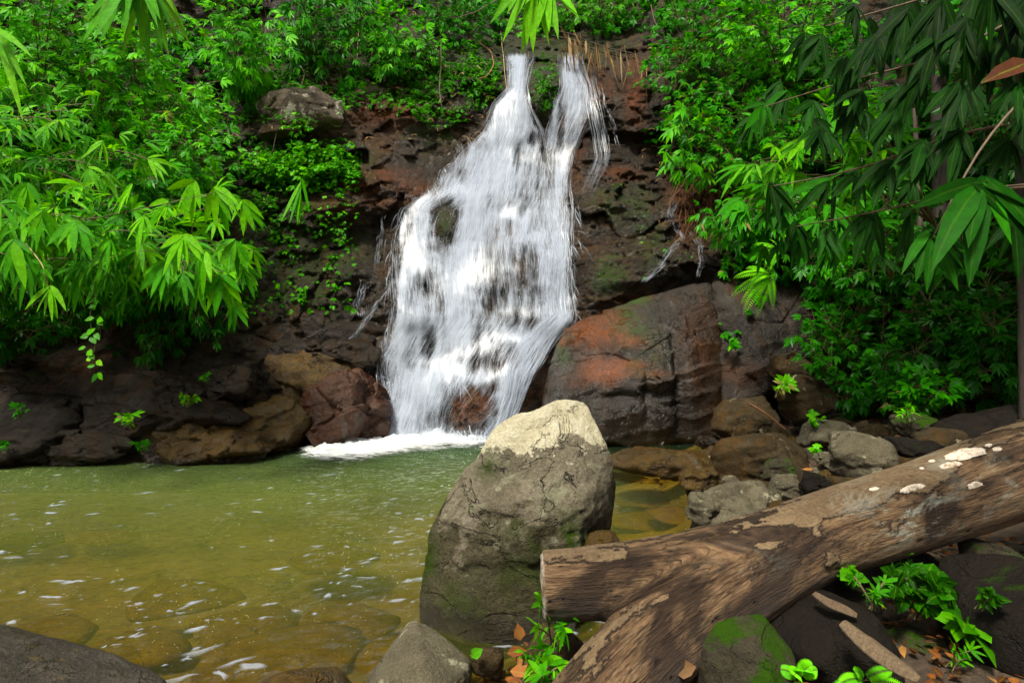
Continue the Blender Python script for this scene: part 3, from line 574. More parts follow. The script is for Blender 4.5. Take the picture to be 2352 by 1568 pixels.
m_red = rock_mat('red_wet_rock', [(0.030,0.010,0.006), (0.066,0.022,0.011), (0.090,0.038,0.020), (0.05,0.048,0.036)], scale=1.2, moss=0.05, rough=0.55, wet=0.55, wetline=0.12, bump=0.9, speck=0.05, strata=0.25, streak=.45, sat=1.25, val=.68)
m_mossy = rock_mat('mossy_rock', [(0.014,0.013,0.009), (0.04,0.035,0.024), (0.07,0.06,0.04)], scale=2.2, moss=0.66, mosscol=(0.022,0.060,0.004), rough=0.8, bump=1.2, speck=0.1)
m_shade = rock_mat('shaded_rock', [(0.004,0.003,0.002), (0.010,0.0075,0.005), (0.022,0.0165,0.011)], scale=1.6, moss=0.3, mosscol=(0.025,0.06,0.006), rough=0.7, wet=0.1, bump=1.1, speck=0.04, sat=1.35, val=.7)  # near-black rock copy, shade put into its tones

def pts(l): a = np.array(l, float); return at(a[:, 0], a[:, 1], a[:, 2])
# the pale-capped boulder in the middle
main_pts = pts([(1243,924,3.34),(1290,913,3.40),(1346,921,3.45),(1366,957,3.38),(1400,1030,3.30),(1411,1082,3.28),(1408,1150,3.50),(1398,1240,3.55),(1385,1400,3.55),
 (1338,1150,2.98),(1338,1260,2.93),(1322,1420,2.88),(1138,977,3.30),(1128,1000,3.26),(1105,1068,3.26),(1034,1128,3.22),(984,1218,3.15),(972,1280,3.12),(958,1408,3.06),
 (1085,1486,2.80),(1200,1496,2.77),(962,1440,3.0),(1320,1460,2.84),(1090,1215,2.94),(1230,1215,2.84),(1075,1300,2.86),(1250,1050,3.10),
 (1260,945,3.85),(1350,955,3.85),(1120,1080,3.9),(1395,1150,4.0),(1010,1240,3.95),(1000,1420,3.9),(1375,1370,3.95)])
mb = rock_from('boulder', 'large grey boulder with a pale lichen cap standing at the pool edge', main_pts, m_main, 7, 80, 0.024, 2.2, 4, crack=0.035, fine=0.014,
          dents=[(at(1118, 1075, 3.2), (.07, .2, .07), .10), (at(1150, 1045, 3.15), (.08, .15, .035), .06), (at(1030, 1210, 3.1), (.05, .2, .02), .03), (at(1330, 1110, 3.05), (.10, .2, .03), .02)])
def paint(o, lists):
    V = np.array([v.co[:] for v in o.data.vertices]) + LOC[o.name]; X, Y = to_px(V)
    for nme in ('rust', 'pale', 'moss', 'wet', 'pink'):
        a = np.zeros(len(V), np.float32)
        for bx, by, rx, ry, s in dict(lists).get(nme, []): a = np.maximum(a, s * np.exp(-(((X - bx) / rx) ** 2 + ((Y - by) / ry) ** 2) ** 1.5))
        at_ = o.data.attributes.new(nme, 'FLOAT', 'POINT'); at_.data.foreach_set('value', a.astype(np.float32))
paint(mb, [('moss',[(1290,1235,75,60,1),(985,1260,22,120,.9),(1120,1078,26,26,.9),(1200,1330,60,60,.6),(1060,1390,70,60,.6),(1180,1210,40,30,.5)]),('pale',[(1090,1290,70,60,.8),(1180,1300,60,60,.5),(1060,1200,40,30,.6),(1210,1150,40,30,.5),(1110,1060,18,16,1)]),('wet',[])])
rock_from('boulder', 'pointed grey rock at the bottom edge before the lichen boulder', pts([(950,1416,2.50),(935,1424,2.55),(985,1432,2.5),(1086,1512,2.42),(1082,1600,2.35),(1000,1600,2.15),(830,1600,2.25),(838,1560,2.35),(900,1470,2.45),(960,1480,2.32),(1075,1560,2.7),(960,1440,2.8),(850,1590,2.7)]), m_grey, 6, 16, 0.012, 4.0, 14, crack=0.01, fine=0.005)
m_wetfg = rock_mat('wet_shore_rock', [(0.012,0.010,0.008), (0.034,0.028,0.021), (0.075,0.063,0.048)], scale=2.0, moss=0.03, rough=0.6, wet=0.55, bump=1.3, speck=0.35, lichen=0.12, lichcol=(0.16,0.12,0.05))
rock_from('boulder', 'dark wet rock sloping into the water at the bottom left corner', pts([(-300,1400,2.2),(-20,1425,2.35),(60,1436,2.35),(200,1478,2.32),(330,1520,2.3),(410,1570,2.25),(400,1640,2.1),(100,1700,1.9),(-300,1700,1.8),(-100,1520,2.0),(180,1570,2.08),(-100,1440,2.9),(250,1530,2.6),(-300,1420,2.8)]), m_wetfg, 6, 14, 0.02, 3.0, 24, crack=0.02)
rock_box('boulder', 'flat rock awash at the bottom edge left of the pointed rock', (545, 1534, 810, 1640), 2.35, .35, m_tan, 41, sub=5)
rock_box('boulder', 'small reddish stone between the lichen boulder and the log', (1340, 1210, 1442, 1300), 2.85, .25, m_tan, 42)
rock_box('boulder', 'squarish grey stone under the cut end of the log', (1205, 1436, 1350, 1530), 2.45, .25, m_bank, 43, rot=-.2)
rock_box('boulder', 'small brown stone beside the orange leaf litter', (1082, 1486, 1160, 1560), 2.45, .18, m_bank, 44)

# the big smooth slabs right of the falls
U_ = [('pink',[(1385,846,52,30,.9)]),('rust',[(1380,758,84,44,1),(1440,838,44,14,1),(1360,880,60,14,.6),(1440,785,46,20,1),(1450,858,90,10,.8),(1600,800,40,90,.35),(1290,775,18,22,.9),(1700,860,60,30,.3)]),('moss',[(1450,740,50,50,.75),(1480,800,50,60,.4),(1300,800,26,40,.6),(1460,690,40,12,.9)]),('wet',[(1420,860,260,200,.8)])]
m_slab = rock_mat('slab_rock', [(0.007,0.005,0.0035), (0.017,0.012,0.008), (0.036,0.027,0.019), (0.055,0.045,0.036)], scale=0.8, moss=0.10, rough=0.5, wet=0.35, wetline=0.2, bump=0.9, speck=0.06, use_attr=True, streak=.5, sat=1.12, val=.66)
sl = rock_from('boulder', 'huge smooth dark slab with orange and pink stains beside the falls', pts([(1238,905,8.45),(1262,832,8.5),(1296,748,8.75),(1350,714,8.85),(1440,690,8.9),(1540,662,9.0),(1640,636,9.1),(1668,720,8.9),(1668,880,8.6),(1650,1020,8.4),(1400,1020,8.0),(1240,1020,8.1),(1300,900,8.0),(1420,880,7.85),(1560,860,8.1),(1500,740,8.5),(1330,800,8.35),(1300,800,9.6),(1640,660,9.9),(1640,1000,9.6),(1250,1000,9.4)]),
               m_slab, 7, 34, 0.06, 0.9, 51, crack=0.05, fine=0.012, strat=.055, dents=[(at(1395, 830, 8.0), (.42, .6, .35), .28), (at(1430, 920, 7.9), (.8, .8, .10), .07), (at(1570, 860, 8.1), (.10, .6, .9), .10), (at(1490, 930, 8.0), (.07, .6, .5), .08)]); paint(sl, U_)
sl2 = rock_from('boulder', 'broad grey-brown slab behind the shore rocks below the fern', pts([(1630,640,9.0),(1700,630,9.2),(1860,655,9.3),(1880,780,8.8),(1800,890,8.3),(1665,960,8.3),(1655,930,8.4),(1650,760,8.7),(1720,800,8.35),(1700,700,10.2),(1880,700,10.2),(1700,950,9.6)]), m_slab, 6, 30, 0.06, 0.9, 57, crack=0.06, fine=0.012, strat=.055); paint(sl2, U_)

rock_box('boulder', 'grey ledge rock with a pale streak high on the bank left of the falls', (586, 212, 806, 322), 10.3, 1.6, rock_mat('pale_ledge_rock', [(0.035,0.028,0.019), (0.075,0.060,0.042), (0.125,0.105,0.078)], scale=1.1, moss=.2, lichen=.45, lichcol=(.5,.47,.40), rough=.7, wet=.15), 58, rot=.30, sub=6, strat=.05)
rock_box('boulder', 'small grey rock poking out of the creepers under the grey ledge rock', (596, 284, 694, 326), 9.9, .8, m_bank, 59, rot=.1)
# left bank
LB = [('long wet ledge slanting down across the black boulders of the left bank', (225, 888, 590, 985), 7.3, .9, m_dark, 161, .22),
      ('thin brown ledge slanting to the waterline left of the tan rock', (300, 968, 640, 1066), 7.15, .8, m_tan, 162, .30),
      ('narrow wet brown ledge under the left trickles', (600, 776, 890, 858), 8.7, 1.0, m_dark, 163, .14),
      ('low dark ledge along the far left waterline', (-40, 985, 320, 1066), 6.95, .7, m_dark, 164, .10),
      ('reddish-brown smooth boulder at the left foot of the falls', (690, 846, 846, 1044), 8.1, 1.2, m_red, 61, .15),
      ('dark red ridged rock wedged between the reddish boulder and the falls', (790, 840, 905, 1030), 8.5, .9, m_red, 62, .25),
      ('tan sloping rock left of the reddish boulder', (476, 916, 716, 1070), 7.75, 1.6, m_tan, 63, .2),
      ('long brown ledge above the reddish boulder', (540, 780, 870, 960), 8.7, 1.9, m_tan, 64, .25),
      ('dark brown layered ledge under the left creepers', (560, 700, 900, 870), 9.2, 1.6, m_dark, 65, .12),
      ('rounded dark boulder topping the left bank', (468, 826, 600, 930), 7.7, .9, m_dark, 66, .05),
      ('long low grey-brown boulder beside the rounded dark one', (270, 840, 490, 940), 7.6, 1.1, m_dark, 67, .18),
      ('black boulder with small ferns sprouting over it', (205, 866, 430, 1066), 7.25, 1.2, m_dark, 68, .3),
      ('dark streaky ledge leaning to the water between tan and black rocks', (300, 905, 570, 1066), 7.45, 1.4, m_dark, 69, .4),
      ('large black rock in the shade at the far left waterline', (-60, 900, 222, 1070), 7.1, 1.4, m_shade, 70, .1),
      ('small rounded tan rock at the left waterline', (545, 1010, 612, 1064), 7.15, .35, m_tan, 71, 0),
      ('smallest tan stone at the left waterline', (478, 1020, 548, 1062), 7.1, .35, m_tan, 72, 0),
      ('brown stone at the waterline under the black rocks', (180, 1000, 250, 1064), 7.0, .35, m_dark, 73, 0)]
for lb, box, D, dep, m, sd, rt in LB: rock_box('boulder', lb, box, D, dep, m, sd, rot=rt, sub=6, crack=.05, strat=.07)
# in the stream and on the right bank: label, box, distance, depth, material, seed, tilt
RB = [('tall rounded boulder at the foot of the grey-brown slab', (1636, 908, 1790, 1030), 7.4, .9, m_bank, 81, 0),
      ('flat stone leaning on the tall rounded boulder under a twig', (1680, 960, 1800, 1020), 7.0, .5, m_bank, 82, .2),
      ('purplish slanted rock under the dark shrubs', (1786, 850, 1920, 980), 7.5, 1.0, m_bank, 83, .45),
      ('upper brown rock wedged against the slab under the shrubs', (1776, 808, 1886, 880), 8.0, .9, m_bank, 84, .4),
      ('big dark rounded boulder at the side pool', (1640, 996, 1866, 1118), 5.75, .9, m_bank, 85, .22),
      ('angular grey stone behind the dark rounded boulder', (1840, 966, 1968, 1040), 6.2, .7, m_grey, 86, -.15),
      ('long flat rock lying across the side pool', (1396, 1030, 1690, 1098), 6.1, .8, m_tan, 87, .04),
      ('small orange-brown stone in the shallow side pool', (1560, 1074, 1652, 1126), 5.15, .4, m_tan, 88, 0),
      ('small mossy round stone in front of the dark rounded boulder', (1752, 1054, 1830, 1110), 5.2, .4, m_mossy, 89, 0),
      ('grey-green stone touching the log next to the mossy round stone', (1766, 1086, 1850, 1160), 4.5, .45, m_grey, 90, 0),
      ('large greenish slab sloping down behind the log', (1600, 1100, 1795, 1230), 4.2, .7, m_grey, 91, .35),
      ('pale grey rock at the water beside the greenish slab', (1580, 1130, 1670, 1210), 4.2, .4, m_grey, 92, .2),
      ('wide flat grey slab behind the middle of the log', (1908, 1000, 2070, 1120), 4.9, .8, m_grey, 93, .2),
      ('dark low rock joined to the wide flat grey slab', (2040, 1006, 2180, 1076), 5.0, .7, m_shade, 94, .1),
      ('small dark stone between the greenish slab and the flat grey slab', (1840, 1080, 1915, 1145), 4.3, .4, m_shade, 95, 0),
      ('mossy stone under the shrubs near the right edge', (2056, 948, 2150, 1012), 5.8, .6, m_mossy, 96, .1),
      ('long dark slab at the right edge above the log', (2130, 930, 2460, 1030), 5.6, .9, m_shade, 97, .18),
      ('small pale stone in the leaf litter behind the log', (1880, 1040, 1925, 1075), 5.1, .3, m_grey, 98, 0),
      ('low brown stone at the slab foot beside the side pool', (1600, 1000, 1660, 1034), 7.6, .4, m_dark, 99, 0)]
for lb, box, D, dep, m, sd, rt in RB: rock_box('boulder', lb, box, D, dep, m, sd, rot=rt, strat=.022, crack=.02)
rs = np.random.default_rng(77)
for i in range(84):
    y = rs.uniform(5.0, 7.6) if i % 4 else rs.uniform(3.4, 5.0); x = np.interp(y, SH_Y, SH_X) + rs.uniform(-.1, 2.2); sz = rs.uniform(.05, .13) if i % 3 else rs.uniform(.13, .25); z = float(ground_z(x, y)) + sz * .45; X1, Y1 = to_px(np.array([x, y, z])); q = sz / y * FOC
    rock_box('stone', 'small angular stone lodged between the right bank boulders', (X1 - q, Y1 - q * rs.uniform(.5, .8), X1 + q, Y1 + q * .7), y, sz * 1.7, (m_bank, m_tan, m_grey)[i % 3], 300 + i, rot=rs.uniform(-.3, .3), sub=4, group='small stones between the right bank boulders', cat='stone')
# below the log
UL = [('mossy green rock under the log at the bottom edge', (1600, 1424, 1815, 1640), 1.98, .5, m_mossy, 101, .1),
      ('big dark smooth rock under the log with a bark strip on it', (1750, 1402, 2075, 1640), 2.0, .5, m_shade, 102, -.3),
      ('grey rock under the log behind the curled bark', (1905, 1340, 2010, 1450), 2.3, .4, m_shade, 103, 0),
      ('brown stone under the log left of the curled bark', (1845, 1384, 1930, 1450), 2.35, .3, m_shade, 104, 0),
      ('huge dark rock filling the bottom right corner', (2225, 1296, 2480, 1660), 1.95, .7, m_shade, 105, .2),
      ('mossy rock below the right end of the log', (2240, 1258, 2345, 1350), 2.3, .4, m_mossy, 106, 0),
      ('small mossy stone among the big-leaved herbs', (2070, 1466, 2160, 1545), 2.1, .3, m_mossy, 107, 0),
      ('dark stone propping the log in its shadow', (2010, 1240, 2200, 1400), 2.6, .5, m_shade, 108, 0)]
for lb, box, D, dep, m, sd, rt in UL: rock_box('boulder', lb, box, D, dep, m, sd, rot=rt)
for i in range(44):
    y = rs.uniform(2.15, 2.8); x = rs.uniform(.75, 2.4); sz = rs.uniform(.018, .06); z = float(ground_z(x, y)) + sz * .3; X1, Y1 = to_px(np.array([x, y, z])); q = sz / y * FOC
    rock_box('stone', 'small dark stone lying in the soil below the log', (X1 - q, Y1 - q * rs.uniform(.5, .8), X1 + q, Y1 + q * .7), y, sz * 1.7, (m_bank, m_shade, m_grey)[i % 3], 400 + i, rot=rs.uniform(-.3, .3), sub=4, group='small stones in the soil below the log', cat='stone')
# stones seen through the water
m_bed = rock_mat('bed_stone', [(0.10,0.060,0.014), (0.23,0.145,0.040), (0.34,0.23,0.075)], scale=1.6, moss=0.0, rough=.8, bump=.8, speck=.1)
m_bed2 = rock_mat('dark_bed_stone', [(0.016,0.015,0.006), (0.035,0.032,0.012), (0.07,0.06,0.02)], scale=1.6, moss=0.0, rough=.8, bump=.8, speck=.1)
r_ = np.random.default_rng(5)
SUNK = [(940,1130,500),(620,1110,480),(110,1450,560),(420,1360,600),(900,1500,520),(1080,1450,470),(660,1500,900),(250,1230,300),(760,1280,500),(1450,1090,430),(1500,1140,520),(1560,1190,380),(1480,1190,420),(60,1240,400),(560,1430,600),(330,1480,500),(780,1420,500)]
for i, (x, y, wd_) in enumerate(SUNK):
    p = at(x, y, 1.0); Dd = CAMZ / ((y - 784) / FOC + 1e-6); gz = float(ground_z((x - 1176) / FOC * Dd, Dd)); Dd = (CAMZ - min(gz, -.12)) / ((y - 784) / FOC); h = r_.uniform(.05, .11) * min(1.0, -gz * 3 + .3)
    ww = wd_ / 1307 * Dd * .28
    c = np.array([(x - 1176) / FOC * Dd, Dd, min(gz, -.06) - 0.3 * h]); n = 24; k = np.arange(n) + .5; ph = np.arccos(1 - 2 * k / n); th = np.pi * (1 + 5 ** .5) * k
    U = np.stack([np.cos(th) * np.sin(ph), np.sin(th) * np.sin(ph), np.cos(ph)], -1) * r_.uniform(.8, 1.1, (n, 1)); U *= r_.uniform(.62, 1.15, (n, 1)); P = c + U * np.array([ww, ww * .75, h * .8])
    rock_from('sunken_stone', 'rounded stone lying under the pool water', P, m_bed2 if i % 4 == 1 else m_bed, 5, 22, .03, 3, 200 + i, group='sunken stones on the pool bed', cat='stone')

# ------------------------------------------------------------------ the fallen log
def path(l, n):
    a = np.array(l, float); P = at(a[:, 0], a[:, 1], a[:, 2]); R = a[:, 3] / 2 / FOC * a[:, 2]; s = np.r_[0, np.cumsum(np.linalg.norm(np.diff(P, axis=0), axis=1))]; t = np.linspace(0, s[-1], n)
    def cr(Y):
        from_ = np.interp(t, s, Y); return from_
    Q = np.stack([cr(P[:, k]) for k in range(3)], -1); r = cr(R)
    for _ in range(6): Q[1:-1] = (Q[:-2] + 2 * Q[1:-1] + Q[2:]) / 4; r[1:-1] = (r[:-2] + 2 * r[1:-1] + r[2:]) / 4
    return Q, r, t
MAIN_P, MAIN_R, MAIN_T = path([(1245,1345,2.24,146),(1330,1343,2.24,150),(1430,1335,2.25,158),(1560,1318,2.27,168),(1720,1282,2.31,176),(1900,1226,2.37,180),(2130,1156,2.46,186),(2352,1078,2.56,196),(2560,1005,2.66,205)], 60)
STUB_P, STUB_R, STUB_T = path([(1960,1226,2.38,120),(1820,1278,2.29,160),(1690,1346,2.22,190),(1570,1422,2.14,196),(1460,1515,2.06,200),(1370,1620,1.98,215),(1290,1740,1.92,235)], 40)
def tube_closed(P, R, sides=40):
    n = len(P); T = unit(np.gradient(P, axis=0)); ref = np.array([0, 0, 1.0]); U = unit(np.cross(T, ref)); Wv = np.cross(U, T); a = np.arange(sides) / sides * 2 * np.pi
    V = P[:, None] + R[:, None, None] * (np.cos(a)[None, :, None] * U[:, None] + np.sin(a)[None, :, None] * Wv[:, None]); V = np.concatenate([V.reshape(-1, 3), P[:1], P[-1:]])
    F = [list(q) for q in grid_faces(n, sides)] ; i = np.arange(n - 1); F += [[k * sides + sides - 1, k * sides, (k + 1) * sides, (k + 1) * sides + sides - 1] for k in i]
    F += [[n * sides, (j + 1) % sides, j] for j in range(sides)] + [[n * sides + 1, (n - 1) * sides + j, (n - 1) * sides + (j + 1) % sides] for j in range(sides)]
    return V, F
bm = bmesh.new()
for P, R in ((MAIN_P, MAIN_R), (STUB_P, STUB_R)):
    V, F = tube_closed(P, R); vs = [bm.verts.new(v) for v in V]
    for f in F:
        try: bm.faces.new([vs[i] for i in f])
        except ValueError: pass
bmesh.ops.recalc_face_normals(bm, faces=bm.faces[:])
tmp = bpy.data.meshes.new('tmp'); bm.to_mesh(tmp); bm.free(); to = bpy.data.objects.new('tmp', tmp); COL.objects.link(to)
md = to.modifiers.new('r', 'REMESH'); md.mode = 'VOXEL'; md.voxel_size = 0.0085
sm = to.modifiers.new('s', 'SMOOTH'); sm.iterations = 14; sm.factor = 0.5
dg = bpy.context.evaluated_depsgraph_get(); em = to.evaluated_get(dg).data
nv = len(em.vertices); LV = np.empty(nv * 3, np.float32); em.vertices.foreach_get('co', LV); LV = LV.reshape(-1, 3).astype(float); LN = np.empty(nv * 3, np.float32); em.vertices.foreach_get('normal', LN); LN = LN.reshape(-1, 3).astype(float)
LF = np.array([list(p.vertices) for p in em.polygons if len(p.vertices) == 4]); bpy.data.objects.remove(to)
def along(V, P, T):
    best = np.full(len(V), 1e9); s = np.zeros(len(V)); off = np.zeros_like(V)
    for k in range(len(P) - 1):
        d = P[k + 1] - P[k]; L2 = d @ d; t = np.clip(((V - P[k]) @ d) / L2, 0, 1); q = P[k] + t[:, None] * d; dist = ((V - q) ** 2).sum(-1); m = dist < best
        best[m] = dist[m]; s[m] = T[k] + t[m] * (T[k + 1] - T[k]); off[m] = (V - q)[m]
    return s, off, np.sqrt(best)
s1, o1, d1 = along(LV, MAIN_P, MAIN_T); s2, o2, d2 = along(LV, STUB_P, STUB_T)
wm = sstep(-0.03, 0.05, (d2 - np.interp(s2, STUB_T, STUB_R)) - (d1 - np.interp(s1, MAIN_T, MAIN_R)))[:, None]        # 1 on the main trunk
g1 = np.stack([s1, o1[:, 1], o1[:, 2]], -1); g2 = np.stack([s2 * -1 + 1.2, o2[:, 1] + .0, o2[:, 2]], -1); GR = g1 * wm + g2 * (1 - wm)
gp = GR * np.array([1.2, 11, 11]); gw = gp + 0.8 * fbm(GR * np.array([2.5, 4, 4]), 3, 5)[:, None]
dis = 0.010 * fbm(GR * np.array([2.5, 6, 6]), 4, 300) + 0.0045 * fbm(gw * np.array([1, 2.2, 2.2]), 4, 301, ridge=True)
up = LN[:, 2]; X_, Y_ = to_px(LV)
bn = fbm(GR * np.array([5.5, 12, 12]), 6, 310, .6)
bark = sstep(0.00, 0.022, bn * 0.62 + 0.34 * sstep(0.55, 0.95, up) - 0.38 + 0.30 * sstep(1720, 1950, X_) * sstep(2250, 2140, X_) * sstep(-0.5, 0.2, up) + 0.10 * sstep(1500, 1380, X_) * sstep(.2, .7, up))
dis += 0.008 * bark
crack_ = sstep(0.05, 0.0, np.abs(fbm(GR * np.array([.9, 9, 9]), 3, 320))) * sstep(0.05, 0.25, fbm(GR * np.array([1.2, 4, 4]), 2, 321)); dis -= 0.010 * crack_
cutmask = sstep(0.010, 0.003, s1) * wm[:, 0]; dis *= (1 - cutmask)
rng_h = np.random.default_rng(8); hole_ = np.zeros(nv)
vis = np.where((LN[:, 1] < -0.35) & (X_ > 1260) & (X_ < 2300))[0]
for k in rng_h.choice(vis, 46): hole_ = np.maximum(hole_, np.exp(-((((GR - GR[k]) * np.array([.6, 1, 1])) ** 2).sum(-1) / rng_h.uniform(.003, .007) ** 2)))
dis -= 0.012 * hole_
fib = fbm(GR * np.array([1.6, 34, 34]), 4, 330); dis += 0.0035 * fib * (1 - bark); LV2 = LV + LN * dis[:, None]; LV2 = LV2 + (unit(MAIN_P[1] - MAIN_P[0]) * (0.018 * fbm(LV * 14, 3, 340))[:, None]) * cutmask[:, None]
LGW = Mat('weathered_wood'); gr_ = LGW.attr('grain', 'Vector'); bk = LGW.attr('bark'); cu = LGW.attr('cut'); ho = LGW.attr('hole')
st1 = LGW.noise(LGW.map(gr_, (4, 40, 40)), 1.0, 9, 0.72, 0.35); st2 = LGW.noise(LGW.map(gr_, (22, 150, 150)), 1.0, 5, 0.75, 0.2); bl = LGW.noise(LGW.map(gr_, (2.4, 5, 5), (3, 1, 1)), 1.0, 6, 0.62, 0.8); fi = LGW.noise(gr_, 60, 6, .75)
wc = LGW.ramp(LGW.math('ADD', LGW.math('MULTIPLY', st1, .6), LGW.math('MULTIPLY', st2, .4)), [(0.33, (0.016,0.008,0.004)), (0.43, (0.095,0.052,0.025)), (0.53, (0.235,0.142,0.070)), (0.66, (0.40,0.275,0.155))])
wc = LGW.mix(LGW.mr(bl, 0.47, 0.60, 0, .85), wc, (0.022, 0.014, 0.011))
kn = LGW.noise(LGW.map(gr_, (1.6, 22, 22), (4, 4, 4)), 1.0, 4, .55, .3); kc = LGW.mr(LGW.math('ABSOLUTE', LGW.math('SUBTRACT', kn, .5)), 0, .018, .9, 0); wc = LGW.mix(kc, wc, (0.010, 0.006, 0.004))
wc = LGW.mix(LGW.mr(bl, 0.42, 0.30, 0, .35), wc, (0.34, 0.27, 0.17))
bc = LGW.ramp(LGW.math('ADD', LGW.math('MULTIPLY', fi, .6), LGW.math('MULTIPLY', bl, .4)), [(0.3, (0.055,0.032,0.016)), (0.5, (0.21,0.14,0.075)), (0.7, (0.38,0.28,0.16))])
c = LGW.mix(bk, wc, bc); be = LGW.math('MULTIPLY', LGW.math('MULTIPLY', bk, LGW.math('SUBTRACT', 1.0, bk)), 3.6); c = LGW.mix(be, c, (0.014, 0.008, 0.005))
li = LGW.noise(LGW.map(gr_, (5, 9, 9), (7, 2, 2)), 1.0, 9, .75, .4)
c = LGW.mix(LGW.math('MULTIPLY', LGW.mr(li, 0.50, 0.56), LGW.attr('lich')), c, LGW.mix(LGW.mr(fi, .35, .65), (0.62, 0.60, 0.52), (0.30, 0.36, 0.27)))
c = LGW.mix(LGW.math('MULTIPLY', LGW.mr(li, 0.42, 0.30), LGW.mr(LGW.attr('lich'), .2, .8, 0, .8)), c, (0.030, 0.016, 0.012))
c = LGW.mix(LGW.math('MULTIPLY', cu, LGW.mr(bl, .40, .52)), c, LGW.mix(LGW.mr(fi, .3, .7), (0.62, 0.52, 0.40), (0.72, 0.68, 0.60))); c = LGW.mix(ho, c, (0.01, 0.007, 0.005))
m_log = LGW.end(LGW.n('BsdfPrincipled', {'Base Color': c, 'Roughness': LGW.mr(bl, .35, .65, .75, .45), 'Specular IOR Level': .3, 'Normal': LGW.bump(LGW.math('ADD', LGW.math('MULTIPLY', st1, 1.0), LGW.math('ADD', LGW.math('MULTIPLY', st2, .7), LGW.math('MULTIPLY', fi, .3))), 1.0, 0.03)}).outputs[0])
lich = np.zeros(nv)
for bx, by, rx, ry, a in [(2140,1185,110,50,1),(2060,1225,60,30,.7),(2270,1120,70,26,.6),(2080,1125,40,22,.8),(1960,1150,90,40,.35),(2180,1060,120,30,.45),(1700,1290,90,30,.25)]: lich = np.maximum(lich, a * np.exp(-((X_ - bx) / rx) ** 2 - ((Y_ - by) / ry) ** 2))
lich *= (LN[:, 1] < 0.3)
log = empty('fallen_log', (float(MAIN_P[4][0]), float(MAIN_P[4][1]), float(LV[:, 2].min())), 'weathered forked log with flaking bark leaning across the right foreground', 'log')
obj('trunk', LV2, LF, m_log, log, {'grain': GR, 'bark': bark, 'cut': cutmask, 'hole': hole_, 'lich': lich})
# bracket fungi on the log
MF = Mat('white_fungus'); co = MF.coord(); fn = MF.noise(co, 40, 6, .7)
m_fungus = MF.end(MF.n('BsdfPrincipled', {'Base Color': MF.ramp(fn, [(0.32, (0.16,0.10,0.06)), (0.45, (0.46,0.38,0.28)), (0.6, (0.56,0.52,0.44)), (0.75, (0.68,0.65,0.58))]), 'Roughness': .7, 'Normal': MF.bump(fn, .6, .01)}).outputs[0])
def fungus(px, py, rx, ry, sd, ridged=False):
    k = np.argmin(np.where(LN[:, 1] < 0.25, (X_ - px) ** 2 + (Y_ - py) ** 2, 1e9)); c, n = LV2[k], LN[k]; t = unit(np.cross(n, [0, 1, .2])); tt = np.array([.96, .05, .25]); t = unit(tt - (tt @ n) * n); b = np.cross(n, t)
    sc = c[1] / FOC; na, nr = 40, 9; a = np.linspace(0, 2 * np.pi, na, endpoint=False); q = np.linspace(0, 1, nr)
    rad = 1 + 0.8 * fbm(np.stack([np.cos(a) * 2.2, np.sin(a) * 2.2, a * 0 + sd], -1), 5, sd, .65); A, Q = np.meshgrid(rad, q); ang = np.meshgrid(a, q)[0]
    h = (0.014 if rx > 40 else 0.009) * np.sqrt(np.clip(1 - Q ** 2.5, 0, 1)) * (1 + (0.5 * np.sin(Q * 19 + 2 * np.sin(ang * 3)) if ridged else 0)) - 0.004
    V = c + (t * (np.cos(ang) * Q * A * rx * sc)[..., None] + b * (np.sin(ang) * Q * A * ry * sc)[..., None] + n * h[..., None])
    i = np.arange(nr - 1)[:, None] * na; j = np.arange(na)[None]; F = np.stack([i + j, i + (j + 1) % na, i + na + (j + 1) % na, i + na + j], -1).reshape(-1, 4)
    obj('fungus', V.reshape(-1, 3), F, m_fungus, log)
for i, f in enumerate([(2215,1045,50,17,1,True),(2180,1072,30,9,2,True),(2095,1122,32,9,3,True),(2008,1127,13,6,4,False),(2240,1112,22,8,5,True),(2290,1033,12,7,6,False),(2140,1062,8,6,7,False),(2118,1080,6,5,8,False),(2075,1130,12,6,9,False),(2270,1026,9,5,10,False)]): fungus(*f)
